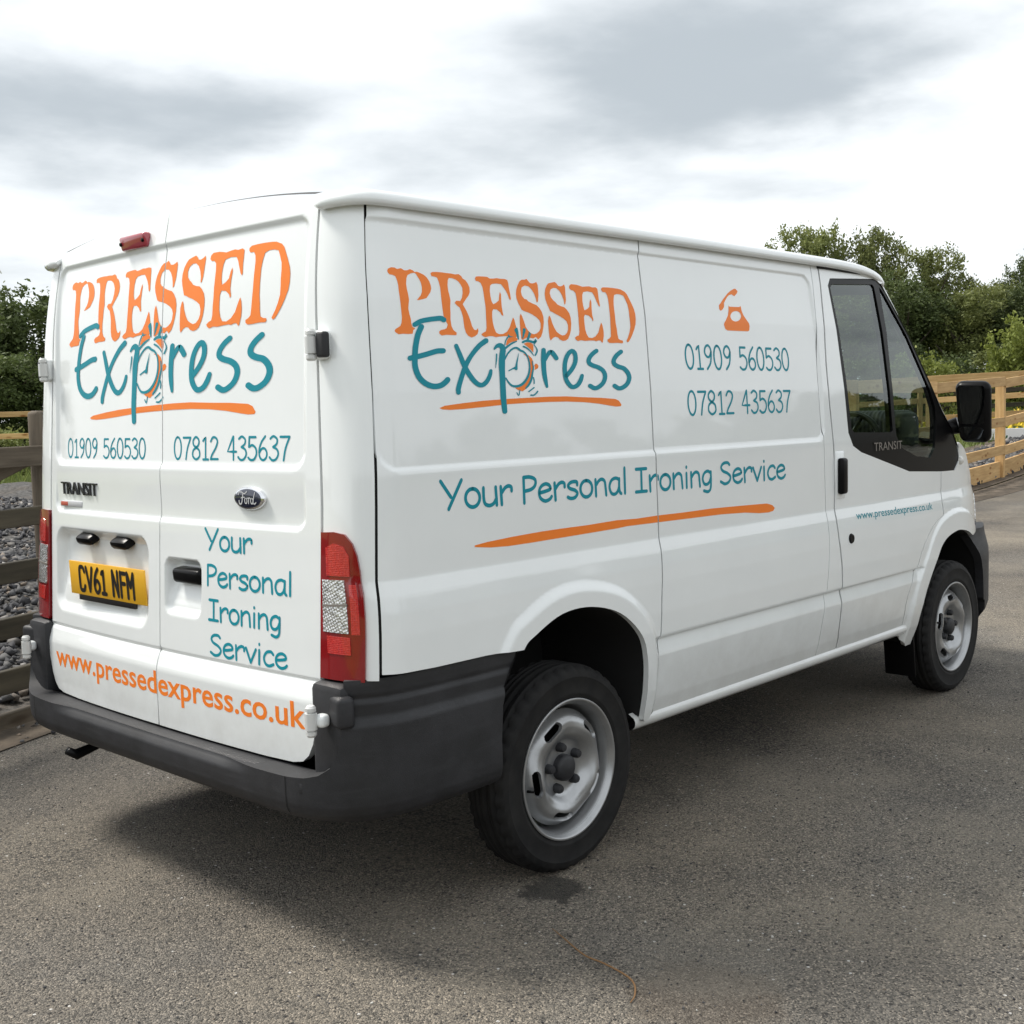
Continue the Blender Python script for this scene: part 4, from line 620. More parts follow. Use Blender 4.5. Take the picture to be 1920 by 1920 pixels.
('t',[(-269.3,1611.2),(-270.8,1610.7),(-271.7,1610),(-272.1,1609.2),(-273.1,1603.6),(-274.2,1598.1),(-275.3,1592),(-276.7,1584.7),(-278.3,1576.8),(-279.8,1568.9),(-279.8,1568.7),(-279.7,1568.5),(-279.3,1568.3)],[(-268.3,1611.2),(-267,1610.7),(-266.4,1610),(-266.3,1609.2),(-267.3,1603.6),(-268.4,1598),(-270,1591.8),(-272.4,1584.5),(-275.3,1576.7),(-278.2,1568.8),(-278.3,1568.6),(-278.6,1568.4),(-279,1568.3)]),
('t',[(-199.8,1499.1),(-200.4,1498.6),(-200.6,1498),(-200.5,1497.5),(-197.8,1493.6),(-195,1489.6),(-189.7,1488.3),(-186.9,1492.5),(-184.9,1498.9),(-182.8,1505.2),(-182.8,1505.7),(-183.2,1506.2),(-184,1506.6)],[(-199.1,1499.4),(-198.1,1499.4),(-197.4,1499.1),(-196.9,1498.7),(-194.3,1494.9),(-191.7,1491.2),(-192.1,1490.3),(-190.7,1493.1),(-188.8,1499.3),(-186.7,1505.5),(-186.3,1506.1),(-185.6,1506.5),(-184.6,1506.7)]),
('t',[(-121,1543.6),(-122,1543),(-122.4,1542.3),(-122.4,1541.6),(-121.5,1539.3),(-120.6,1537),(-120.2,1534.5),(-120.4,1531.5),(-121,1528),(-121.7,1524.4),(-121.6,1523.7),(-121,1523.1),(-119.9,1522.8)],[(-120.2,1543.8),(-118.9,1543.7),(-118.1,1543.3),(-117.6,1542.7),(-116.7,1540.4),(-115.8,1537.9),(-115.3,1535),(-115.5,1531.5),(-116.1,1527.9),(-116.8,1524.3),(-117.1,1523.6),(-117.9,1523.1),(-119.1,1522.7)]),
('t',[(-148,1499.4),(-146.7,1499),(-145.5,1498.9),(-144.4,1499.3),(-139.6,1501.5),(-134.7,1503.8),(-130.2,1505.9),(-126.4,1507.7),(-122.9,1509.4),(-119.4,1511),(-118.6,1511.6),(-118.2,1512.4),(-118.3,1513.4)],[(-148.5,1499.9),(-148.6,1500.9),(-148.2,1501.6),(-147.4,1502.2),(-142.5,1504.5),(-137.7,1506.7),(-133.2,1508.8),(-129.4,1510.6),(-125.9,1512.3),(-122.4,1514),(-121.3,1514.3),(-120.1,1514.3),(-118.9,1513.9)]),
('t',[(-141.2,1490.2),(-140.8,1489.2),(-139.8,1488.6),(-138.6,1488.3),(-134.1,1488.1),(-129.2,1487.8),(-123.9,1488.3),(-118.9,1490.1),(-114.5,1492.5),(-110.9,1494.7),(-108.2,1496.6),(-106.2,1498.4),(-104.3,1500.1),(-103.8,1501),(-103.7,1501.9),(-104.5,1502.8)],[(-141.1,1490.9),(-140.2,1491.8),(-139.1,1492.3),(-137.7,1492.4),(-133.2,1492.2),(-129.1,1491.9),(-125.7,1492.2),(-122.2,1493.5),(-118.5,1495.5),(-115.2,1497.5),(-112.9,1499.2),(-111.2,1500.7),(-109.3,1502.4),(-108.3,1503.1),(-107,1503.4),(-105.4,1503.2)]),
('t',[(-63.1,1631.6),(-68,1630.1),(-71,1627.8),(-72.4,1625),(-74.4,1615.3),(-76.4,1605.5),(-78,1595),(-79.1,1583.3),(-79.8,1571),(-79.8,1559.6),(-79,1549.6),(-77.5,1540.8),(-75.6,1532.9),(-73.3,1526),(-70.7,1520),(-68,1514),(-67.2,1512.6),(-65.5,1511.6),(-62.7,1511.2)],[(-59.7,1631.7),(-55.2,1630.3),(-52.9,1628.1),(-52.4,1625.4),(-53.4,1615.6),(-54.4,1605.9),(-55.4,1595.7),(-56.6,1584.2),(-57.8,1572.1),(-58.5,1561.2),(-58.3,1551.8),(-57.6,1543.3),(-57,1535.4),(-56.9,1528.4),(-56.9,1522.1),(-56.9,1515.7),(-57.1,1514.1),(-58.3,1512.7),(-60.7,1511.5)]),
('t',[(-61.1,1591.2),(-57.6,1591.3),(-54.9,1592.2),(-53,1593.7),(-46.1,1600.6),(-39.5,1607.2),(-34.1,1611.6),(-30.8,1613.2),(-30.2,1613.3),(-31.9,1613.3),(-30.9,1612.5),(-27.6,1609.5),(-24,1606),(-21,1603.2),(-18.4,1600.5),(-15.7,1597.7),(-12.8,1595.8),(-8.7,1594.9),(-3.4,1595.5)],[(-63.1,1591.8),(-65.1,1593.5),(-65.4,1595.4),(-64.5,1597.3),(-59.4,1604.6),(-54,1612.1),(-48.3,1618.6),(-41.5,1623.3),(-32.8,1626.3),(-22.2,1626.2),(-14.5,1622.7),(-9.5,1618.3),(-5.8,1614.6),(-2.7,1611.4),(-0.1,1608.4),(2.3,1605.4),(3.6,1602.8),(2.9,1599.9),(-0.3,1596.9)]),
('t',[(27.4,1542.8),(32.4,1541.9),(36.9,1542.5),(40.8,1544.3),(50.4,1550.7),(60.4,1557.5),(69.9,1564.9),(78.5,1573),(86.3,1581.7),(92.2,1590.9),(95.2,1600.4),(95.9,1609.8),(94.5,1617.9),(90.1,1624.7),(82.4,1629.9),(70.1,1631.9),(58,1628.6),(48.3,1623.1),(40.2,1616.4),(33.3,1608.8),(27.4,1600),(22.7,1590.7),(19.5,1580.7),(17.6,1570.4),(16.7,1560.6),(16.7,1551.3),(17.7,1542.3),(20.3,1533.7),(25,1525.8),(31.2,1518.9),(37.7,1513.5),(44.6,1509.6),(52.9,1507.4),(61.9,1507),(71.3,1508.4),(80.6,1511.2),(89.3,1515.1),(96.8,1520.3),(103.1,1526),(108.3,1531.7),(111.9,1537.3),(114.3,1542.5),(116.5,1547.5),(117.1,1549.9),(116,1552.2),(112.8,1554.1)],[(24.9,1544.4),(23.2,1547.5),(23.9,1550.4),(26.4,1553),(35.9,1559.4),(45.2,1565.7),(53.4,1572.1),(60.8,1579.2),(67.4,1586.5),(71.8,1593.4),(74.1,1600.5),(74.6,1607.8),(73.7,1613.3),(71.6,1616.6),(69.2,1618.4),(69.9,1618.5),(68.5,1617.8),(63,1614.6),(57.2,1609.9),(51.9,1603.9),(46.8,1596.6),(42.8,1588.7),(40.1,1580.1),(38.3,1570.7),(37.5,1561.6),(37.5,1553.1),(38.4,1545.3),(40.4,1538.5),(44.1,1532.5),(49,1527),(53.8,1523),(57.2,1521.1),(59.4,1520.5),(61.8,1520.4),(65.8,1521),(71,1522.6),(75.8,1524.8),(80.4,1528.1),(85.1,1532.6),(89.5,1537.2),(93.1,1541.3),(96.4,1545.7),(99.9,1550.4),(102,1552.6),(105.3,1554.1),(109.9,1554.6)]),
('t',[(199.5,1632.8),(194.7,1634.4),(189.9,1634.4),(185.4,1633.1),(177.9,1629.8),(169.9,1626.2),(161.8,1621.8),(154,1616.5),(146.7,1610.6),(140.9,1604.5),(137.5,1598.4),(136.5,1592.1),(138.9,1585.8),(145.1,1580.9),(152.8,1577.6),(161.2,1575),(171,1572.7),(180.9,1571),(189.2,1568.9),(196.4,1566.2),(202.9,1563.2),(207.5,1560),(210.6,1556.2),(212.5,1552),(212.8,1547.6),(211,1542.2),(207.2,1536.1),(202.4,1530.9),(196.2,1526.5),(188.1,1522.4),(180.5,1519.3),(174.8,1517.4),(170.6,1516.6),(167.4,1516.6),(163.2,1517.6),(157.2,1520.2),(150.3,1523),(146,1524),(141.3,1523.7),(136.3,1521.7)],[(201.5,1630.9),(202,1627.4),(200.2,1624.5),(196.7,1622.2),(189.2,1618.8),(182.2,1615.7),(176.1,1612.5),(170,1608.3),(164.2,1603.7),(160.5,1599.8),(158.8,1596.8),(158.3,1594.3),(158.7,1592.9),(160.6,1591.6),(165.3,1589.8),(171.7,1587.7),(179.8,1585.9),(190,1584.1),(200.6,1581.5),(210.2,1578),(219,1573.9),(226.5,1568.6),(231.7,1562.4),(234.8,1555.4),(235.2,1547.7),(232.5,1539.5),(227.4,1531.3),(220.3,1523.6),(210.9,1517),(200.4,1511.6),(190.5,1507.6),(181.5,1504.7),(171.9,1503),(161.5,1503.1),(151.7,1505.3),(144,1508.5),(137.1,1511.4),(134.1,1513.4),(132.8,1516.2),(134,1519.7)]),
('t',[(326.2,1632.8),(321,1634.4),(316,1634.2),(311.3,1632.8),(303.3,1629),(294.8,1624.9),(286.5,1620.2),(278.6,1614.7),(271.4,1608.6),(266,1602.1),(263.5,1595.5),(264,1589),(267.9,1583),(275,1578.3),(283.6,1575.1),(292.6,1572.4),(302.4,1570.5),(311.4,1569.2),(317.9,1567.5),(323.7,1564.4),(329.5,1560.3),(333.8,1555.9),(336.7,1551.5),(338.1,1547.1),(338,1542.8),(335.8,1537.8),(331.8,1532.3),(326.9,1527.6),(320.5,1523.7),(312.3,1520.2),(304.9,1517.6),(299.4,1516.4),(294.9,1516),(291.2,1516.2),(287.3,1517.4),(282.1,1519.9),(275.9,1522.7),(271.5,1523.9),(266.6,1523.8),(261.2,1522)],[(328.4,1631),(329.3,1627.4),(327.6,1624.4),(324.1,1622),(316,1618.2),(308.5,1614.6),(302.2,1611.1),(296,1606.7),(290.5,1602.2),(287.4,1598.6),(286.4,1595.8),(286.6,1593.3),(287.6,1591.5),(290.5,1589.8),(296.3,1587.7),(303.2,1585.6),(310.8,1584.2),(320.9,1582.7),(331.8,1579.8),(341.3,1575),(349.1,1569.4),(355.2,1563.3),(359.4,1556.8),(361.7,1549.8),(361.4,1542.2),(358.1,1534.3),(352.4,1526.5),(344.7,1519.4),(334.7,1513.3),(323.7,1508.5),(313.1,1504.9),(303.1,1502.7),(293.2,1501.9),(283.1,1502.7),(274.1,1505.2),(267.1,1508.4),(261,1511.3),(258,1513.5),(257,1516.4),(258.6,1520)])]
SYMBOLS=[[(931.1,1808),(945.3,1816.6),(954.3,1823.6),(969.4,1834.9),(983.8,1843.6),(1001.5,1855.2),(1023.8,1865.8),(1045.6,1873.7),(1058.5,1875.8),(1072.5,1867.3),(1066.2,1858.8),(1045.7,1847),(1036.4,1849.2),(1027.6,1852.7),(1009.5,1849),(995.3,1841.6),(979.8,1828.9),(967.1,1817.6),(964.5,1804.3),(953.7,1794.6),(937.5,1787.8),(929.5,1793.5)],
[(1043.6,1807),(1039.3,1791.6),(1029.7,1790.5),(1020.5,1788.2),(1012.1,1784.8),(1005.3,1780.5),(1000.4,1775.7),(997.8,1770.6),(997.7,1765.7),(1000,1761.2),(1004.6,1757.4),(1011.3,1754.6),(1019.5,1753),(1028.7,1752.7),(1022.4,1718),(967.3,1717.6),(953.7,1722.4),(946.7,1737.8),(950.2,1744.5),(965.1,1756.9),(981.6,1773.4),(989.9,1789.6),(995.6,1810.6),(1000.2,1806)],
[(1043.6,1807),(1039.3,1791.6),(1048.6,1791.4),(1056.9,1789.8),(1063.6,1787),(1068.3,1783.2),(1070.7,1778.7),(1070.6,1773.7),(1067.9,1768.6),(1062.9,1763.7),(1056,1759.4),(1047.6,1756.1),(1038.3,1753.8),(1028.7,1752.7),(1022.4,1718),(1055.6,1718.3),(1105.8,1718.9),(1116.5,1722.4),(1121.9,1738.8),(1118.8,1749.5),(1104.6,1762.4),(1088.8,1777.9),(1080.6,1793.7),(1079.3,1807.1),(1075.9,1812.9),(1069.6,1808)],
[(-414.3,1070.7),(-366.3,1075.3),(-255.5,1080.4),(-130.9,1083.8),(-44.1,1084.4),(92,1083.9),(236,1086.4),(340,1082.7),(466.2,1083.5),(609.7,1081.5),(785.2,1081.5),(972,1076.7),(1103.4,1073.1),(1157.6,1071.2),(1198.6,1061.9),(1215.6,1049.8),(1204.7,1039.8),(1170,1036.4),(1102.1,1039),(1003.2,1049.1),(845.1,1055.7),(666,1057.8),(465.1,1060.3),(288.2,1062.4),(234.7,1060),(90.7,1058.2),(-45.6,1056.5),(-174.6,1054.9),(-277,1054.9),(-351.8,1058.5),(-414.5,1066.2)]]
AFF = [[-1.1845, .00572], [-.02199, 1.24841], [-.09728, -.35818]]
# ------------------------------------------------------------------ ground
def terr(x, y):
    return .048*np.clip(np.logaddexp(0, (np.asarray(x, float)-16.2)*1.2)/1.2, 0, 46)*sstep(-30, -8, np.asarray(y, float))
def T(x, y): return float(terr(np.array(float(x)), np.array(float(y))))
gx = np.concatenate([[-1500, -600, -200, -60], np.arange(-30, 70, 2.), [90, 140, 300, 700, 1500]]); gy = np.concatenate([[-1500, -600, -200, -60], np.arange(-32, 60, 2.), [80, 140, 300, 700, 1500]])
V = [(x, y, T(min(x, 50), y)-.03) for x in gx for y in gy]; ny = len(gy)
g = mesh('ground', V, [(i*ny+j, (i+1)*ny+j, (i+1)*ny+j+1, i*ny+j+1) for i in range(len(gx)-1) for j in range(ny-1)], 'meadow', None, True); tag(g, kind='structure')
FDIR = Vector((math.cos(R(20)), math.sin(R(20)), 0)); FN = Vector((-FDIR.y, FDIR.x, 0)); F0 = Vector((-.42, 2.30, 0))
def fl(t, d=0): p = F0+FDIR*t+FN*d; return (p.x, p.y)
YARD = [(-14, -26), (30, -26), (60, -20), (60, 7.7), (40, 6.0), (19.2, 4.22), (14.6, 3.82), (11.0, 3.5), fl(7.5, -.06), fl(4, -.10), fl(2, -.06), fl(0, -.10), fl(-2, -.05), fl(-5, -.08), fl(-14, -.1)]
yard = patch('tarmac_yard', YARD, lambda x, y: np.stack([x, y, terr(x, y)+0*y], -1), 'worn_tarmac', None, sp=1.2, fine=0, edge=.6, flange=0, off=0.); tag(yard, kind='structure')
def bedz(d): return .02+.085*np.clip(d, 0, 7)
GB = [(-6, .0), (9, .0), (9, 7.5), (-6, 7.5)]
M_bed = lambda t, d: np.stack([F0.x+FDIR.x*t+FN.x*d, F0.y+FDIR.y*t+FN.y*d, bedz(d)+.05*np.sin(t*1.7+d)*np.clip(d, 0, 1)+.04*np.sin(t*3.1-d*2)*np.clip(d, 0, 1)], -1)
bed = patch('gravel_bank', GB, M_bed, 'gravel_bed', None, sp=.35, fine=0, edge=.35, flange=.5); tag(bed, kind='structure')
M_t = lambda x, y: np.stack([x, y, terr(x, y)+.006], -1)
es = patch('earth_strip', [(10.8, 3.55), (14.6, 3.86), (19.2, 4.26), (34, 5.5), (34, 8.2), (19, 6.9), (10.8, 6.0)], M_t, 'earth', None, sp=1., fine=0, edge=.5, flange=0); tag(es, kind='structure')
er = patch('earth_verge', [(9.5, 3.0), (14.6, 3.25), (19.2, 3.45), (30, 4.0), (30, 5.1), (19.2, 4.215), (14.6, 3.815), (11.0, 3.495), (9.4, 3.6)], lambda x, y: np.stack([x, y, terr(x, y)+.005], -1), 'earth', None, sp=1., fine=0, edge=.4, flange=0); tag(er, kind='structure')
ev = patch('earth_verge', [(-6, -.30), (-4, -.36), (-2.2, -.30), (-1, -.38), (0, -.34), (1, -.40), (2.5, -.33), (4, -.4), (9, -.35), (9, -.002), (-6, -.002)], lambda t, d: np.stack([F0.x+FDIR.x*t+FN.x*d, F0.y+FDIR.y*t+FN.y*d, .006+0*t], -1), 'earth', None, sp=.3, fine=0, edge=.15, flange=0); tag(ev, kind='structure')

# ---- loose stones (uncountable)
def stones(name, pos, sizes, mt, label):
    base = np.array([(1, 0, 0), (-1, 0, 0), (0, 1, 0), (0, -1, 0), (0, 0, 1), (0, 0, -1)], float); fc = np.array([(0, 2, 4), (2, 1, 4), (1, 3, 4), (3, 0, 4), (2, 0, 5), (1, 2, 5), (3, 1, 5), (0, 3, 5)])
    n = len(pos); J = base[None]*nrng.uniform(.55, 1.25, (n, 6, 3))+nrng.normal(0, .22, (n, 6, 3))
    a = nrng.uniform(0, 6.28, n); b = nrng.uniform(-.9, .9, n); ca, sa, cb, sb_ = np.cos(a), np.sin(a), np.cos(b), np.sin(b)
    x, y, z = J[..., 0], J[..., 1], J[..., 2]; y, z = y*cb[:, None]-z*sb_[:, None], y*sb_[:, None]+z*cb[:, None]; x, y = x*ca[:, None]-y*sa[:, None], x*sa[:, None]+y*ca[:, None]
    J = np.stack([x, y, z*.8], -1)*sizes[:, None, None]+pos[:, None, :]
    me = bpy.data.meshes.new(name); me.vertices.add(n*6); me.vertices.foreach_set('co', J.ravel().astype(np.float32))
    F = (fc[None]+6*np.arange(n)[:, None, None]).reshape(-1); me.loops.add(len(F)); me.loops.foreach_set('vertex_index', F.astype(np.int32)); me.polygons.add(len(F)//3); me.polygons.foreach_set('loop_start', np.arange(0, len(F), 3, dtype=np.int32)); me.update(calc_edges=True)
    return tag(link(name, me, None, [mt]), label, 'gravel', kind='stuff')
n = 26000; t = nrng.uniform(-2.6, 6.5, n); d = np.abs(nrng.uniform(.04, 1, n))**1.3*7.2+.05; Pq = M_bed(t, d); Pq[:, 2] += nrng.uniform(0, .03, n)
stones('loose_gravel', Pq, nrng.uniform(.018, .042, n)*np.where(nrng.random(n) < .12, 1.5, 1), 'ballast_stone', 'dark broken stone banked up behind the weathered fence')
n = 700; t = nrng.uniform(-4, 5, n); d = -nrng.uniform(0, 1, n)**2*.45; Pq = np.stack([F0.x+FDIR.x*t+FN.x*d, F0.y+FDIR.y*t+FN.y*d, np.full(n, .008)], -1)
stones('loose_gravel', Pq, nrng.uniform(.006, .02, n), 'ballast_stone', 'small stones spilled along the foot of the weathered fence')
n = 5000; x = nrng.uniform(12, 30, n); y = 4.05+.088*(x-14.6)+nrng.uniform(.05, 2.0, n); stones('loose_gravel', np.stack([x, y, terr(x, y)+.03], -1), nrng.uniform(.03, .10, n), 'ballast_stone', 'dark rubble behind the kickboard of the new timber fence')
n = 9000; r_ = 1.0+nrng.uniform(0, 1, n)**1.4*6; a = nrng.uniform(-.75, .75, n)+.75; x = -2.74+r_*np.cos(a); y = -3.28+r_*np.sin(a); k = ~((np.abs(y) < .8) & (x > -.8)); x, y = x[k], y[k]
stones('loose_grit', np.stack([x, y, terr(x, y)+.0015], -1), nrng.uniform(.0012, .0048, len(x)), 'ballast_stone', 'fine loose grit scattered over the tarmac')
n = 46; x = nrng.uniform(-1.6, 3.2, n); y = nrng.uniform(-2.6, -1.05, n); stones('pale_chips', np.stack([x, y, np.full(n, .002)], -1), nrng.uniform(.003, .0065, n), 'litter_pale', 'pale stone chips lying on the tarmac beside the van')
bm = bmesh.new(); tw = crs([(-.372, -1.185, .004), (-.40, -1.25, .006), (-.445, -1.36, .008), (-.452, -1.43, .010), (-.462, -1.51, .007), (-.485, -1.555, .006), (-.527, -1.588, .005), (-.56, -1.60, .004)], 5)
tube(bm, tw, list(np.interp(np.linspace(0, 1, len(tw)), [0, .2, .8, 1], [.001, .0022, .0026, .0015])), 6); tag(bm_obj('dry_stem', bm, 'straw', None, True), 'thin curved brown plant stem lying on the tarmac', 'stem')


# ------------------------------------------------------------------ the van (x forward, rear axle at x=0, right side at -y)
van = empty('delivery_van', 'white panel van with orange and teal lettering parked on the tarmac', 'van')
W = 'white_paint'
Z = lambda *a: list(a)
SEAM2 = crs([(.488, 2.01), (.474, 1.88), (.459, 1.33), (.4614, 1.02), (.455, .90), (.4435, .79), (.436, .66), (.400, .43)], 16)
SEAM3 = crs([(1.652, 2.012), (1.606, 1.57), (1.611, 1.29), (1.613, .92), (1.588, .68), (1.561, .405)], 16)
DSEAM = crs([(1.716, 2.015), (1.672, 1.57), (1.697, 1.19), (1.688, .95), (1.713, .773), (1.726, .614), (1.738, .405)], 16)
zz = np.linspace(2.0, .765, 60); _ys = door_y(zz); _xa = rear_x(_ys, zz, False)
SEAM1 = np.stack([_xa+.126*(1-math.cos(R(57))**(2/2.3)), zz], 1)
def sh(p, d): return [(a+d, b) for a, b in p]
G = .0028
arch_r = [tuple(p) for p in ARCH_R if p[0] > -.27]            # from the bumper over the wheel to the sill
quarter = sh(SEAM1, .0042)[::-1]+[(x, 2.005) for x in np.linspace(-.66, .46, 8)]+sh(SEAM2, -.0034)+[(.385, .405)]+arch_r[::-1]+[(-.40, .757), (-.6, .759)]
centre = sh(SEAM2, .0034)[::-1]+[(x, 2.005) for x in np.linspace(.52, 1.62, 8)]+sh(SEAM3, -G*.8)+[(x, .4075) for x in np.linspace(1.53, .43, 10)]
pillar = sh(SEAM3, G*.8)[::-1]+sh(DSEAM, -.0055)+[(1.6, .405)]
DLO = [(1.77, 1.93), (1.80, 1.962), (2.23, 1.988), (2.272, 1.968), (2.4714, 1.7656), (2.689, 1.5218), (2.82, 1.385), (2.93, 1.295), (3.005, 1.20), (3.018, 1.15), (2.9524, 1.10), (2.782, 1.104), (2.411, 1.124), (1.936, 1.232), (1.862, 1.262), (1.825, 1.318)]
FLF = crs([(2.376, .39), (2.382, .548), (2.462, .685), (2.531, .78), (2.66, .866), (2.768, .897)], 4)
DFRONT = [(2.768, .897), (2.762, .96), (2.775, 1.02), (2.78, 1.1035)]
door = sh(DSEAM, .0055)[::-1]+[(1.9, 2.018), (2.1, 2.021), (2.26, 2.012), (2.30, 1.975)]+[(2.272, 1.968), (2.23, 1.988), (1.80, 1.962), (1.77, 1.93), (1.825, 1.318), (1.862, 1.262), (1.936, 1.232), (2.411, 1.124), (2.772, 1.104)] + \
       [(a-.004, b) for a, b in DFRONT[::-1]]+[(a-.004, b) for a, b in FLF[::-1]]+[(2.1, .405), (1.9, .405)]
BON = crs([(3.018, 1.235), (3.11, 1.195), (3.21, 1.108), (3.33, 1.03), (3.5, .965), (3.74, .90)], 4)   # fender top edge
arch_f = [tuple(p) for p in ARCH_F]
fender = [(a+.004, b) for a, b in DFRONT]+[(2.9524, 1.10), (3.018, 1.15), (3.005, 1.20)]+[tuple(p) for p in BON]+[(3.74, .78)]+[(3.32, .772), (3.137+.035, .76)]+arch_f[:31][::-1]+[(2.43, .31), (2.39, .345)]+[(a+.003, b) for a, b in FLF]
def both(name, outline, mt, parent=None, **kw):
    patch(name, outline, M_side, mt, parent or van, flip=False, **kw); return patch(name, outline, M_side, mt, parent or van, mirror=True, **{**kw, 'fine': .016})
sd = dict(tol=.018)
both('side_panel', quarter, W, **sd); both('side_panel', centre, W, **sd); both('side_panel', pillar, W, **sd)
cab_doors = []
for mir in (False, True):
    fn = .008 if not mir else .016
    d = patch('cab_door', door, M_side, W, van, mirror=mir, fine=fn); cab_doors.append(d)
    patch('front_wing', fender, M_side, W, van, mirror=mir, fine=fn)
# dark linings just behind the shut lines
def lining(name, line, w=.012, depth=.006):
    for mir in (1, -1):
        A = M_side(np.array([p[0]-w for p in line]), np.array([p[1] for p in line])); B = M_side(np.array([p[0]+w for p in line]), np.array([p[1] for p in line]))
        A[:, 1] += depth; B[:, 1] += depth; A[:, 1] *= mir; B[:, 1] *= mir
        strip(name, A, B, 'black_void', van)
for s, dp in ((SEAM1, .010), (SEAM2, .006), (SEAM3, .010), (DSEAM, .006), (np.vstack([FLF, DFRONT]), .006)): lining('seal_strip', s, depth=dp)
# sills
for mir in (1, -1):
    xs = np.linspace(.33, 2.44, 30); prof = [(.925, .425), (.948, .412), (.954, .400), (.952, .385), (.940, .372), (.90, .362), (.80, .36)]
    V = [(x, -mir*w, z+(.008*math.sin(x*9)*(z < .37))) for x in xs for w, z in prof]; m = len(prof)
    mesh('sill', V, [(i*m+k, i*m+k+1, (i+1)*m+k+1, (i+1)*m+k) for i in range(29) for k in range(m-1)], W, van, True)
# D-pillars round the rear corners
for mir in (False, True):
    patch('corner_pillar', [(1.2, .749), (57-.6, .749)]+[(57-.8, z) for z in np.linspace(.9, 1.9, 6)]+[(56, 2.008)]+[(t, 2.012) for t in (40, 20, 1.2)], M_corner, W, van, su=360., sp=.03, fine=.02, mirror=mir, flip=False, edge=.02)
# ---- window area of the cab doors
WIN = [(1.796, 1.925), (1.815, 1.94), (2.195, 1.962), (2.208, 1.95), (2.228, 1.7), (2.243, 1.5), (2.255, 1.318), (2.24, 1.308), (1.885, 1.318), (1.862, 1.335)]
QWIN = [(2.258, 1.953), (2.275, 1.945), (2.47, 1.745), (2.68, 1.50), (2.735, 1.41), (2.74, 1.34), (2.715, 1.22), (2.66, 1.175), (2.50, 1.19), (2.34, 1.235), (2.29, 1.29), (2.283, 1.33), (2.268, 1.6)]
for mir in (False, True):
    d = cab_doors[mir]
    patch('window_frame', DLO, M_side, 'black_trim', d, holes=[WIN, QWIN], off=-.004, fine=0, sp=.06, flange=.03, mirror=mir, edge=.03)
    for g in (WIN, QWIN): patch('window_pane', [tuple(p) for p in g], M_side, 'window_glass', d, off=-.010, fine=0, sp=.08, flange=0, mirror=mir, edge=.03)
# grab trim and name on the black panel
M_trim = lambda x, z: M_side(x, z)
decal('badge', [font_items('TRANSIT', 2.055, 2.335, 1.232, 1.268, bold=.0)], M_side, .0015, 'badge_dark', cab_doors[0])
MATS['badge_dark2'] = mat('badge_grey', (.22, .2, .18), .35, .3)[0]
bpy.data.objects['badge'].data.materials[0] = MATS['badge_grey']
# door handles and lock
for mir in (False, True):
    s = 1 if not mir else -1; d = cab_doors[mir]
    bm = bmesh.new(); add_box(bm, (1.742, -s*(side_w(1.74, 1.14)+.012), 1.142), (.052, .03, .15), None, .012, 3); bm_obj('door_handle', bm, 'black_trim', d, True, 50)
    bm = bmesh.new(); add_box(bm, (1.742, -s*(side_w(1.74, 1.14)-.004), 1.145), (.082, .014, .20), None, .006, 2); bm_obj('handle_recess', bm, W, d, True, 50)
    bm = bmesh.new(); lathe(bm, [(0, .006), (.018, .006), (.022, .0), (.022, -.01)], 20); o = bm_obj('door_lock', bm, 'black_trim', d, True, 40); o.location = (1.80, -s*side_w(1.80, .876), .876); o.rotation_euler = (0, 0, math.pi if s > 0 else 0)
    bm = bmesh.new(); lathe(bm, [(0, .016), (.012, .014), (.02, .006), (.022, -.004)], 20); o = bm_obj('side_repeater', bm, 'lens_white', van, True, 60); o.location = (3.03, -s*(side_w(3.03, 1.15)), 1.145); o.rotation_euler = (0, 0, math.pi+.15 if s > 0 else -.15)
# ---- rear doors
def zt(y): return 2.078-.045*(np.abs(y)/.74)**2.4
def half_door(sgn, g=.0028):
    o = [(sgn*g, z) for z in (.495, .9, 1.3, 1.7)]+[(sgn*max(g, y), float(zt(y))) for y in np.linspace(g, .70, 10)]+[(sgn*(.725), 2.032), (sgn*(float(door_y(2.01))-.004), 2.012)]
    o += [(sgn*(float(door_y(z))-.004), z) for z in np.linspace(1.9, .70, 10)]
    o += [(sgn*a, b) for a, b in ((.772, .62), (.755, .56), (.735, .525), (.71, .505), (.67, .497), (.55, .494), (.3, .494))]
    return o
rear_doors = [patch('rear_door', half_door(s), M_rear, W, van, flip=True, tol=.018, fine=.007, flange=.025) for s in (1, -1)]
strip('seal_strip', [(float(rear_x(0., z))+.008, -.03, z) for z in np.linspace(.5, 2.05, 60)], [(float(rear_x(0., z))+.008, .03, z) for z in np.linspace(.5, 2.05, 60)], 'seal_rubber', van)
for s in (1, -1): strip('seal_strip', [(float(rear_x(.77, z, False))+.012, s*(float(door_y(z))-.04), z) for z in np.linspace(.5, 2.03, 12)], [(float(rear_x(.77, z, False))+.016, s*(float(door_y(z))+.03), z) for z in np.linspace(.5, 2.03, 12)], 'seal_rubber', van)
def RP(y, z, o=0.): return Vector((float(rear_x(np.array(y), np.array(z)))-o, y, z))
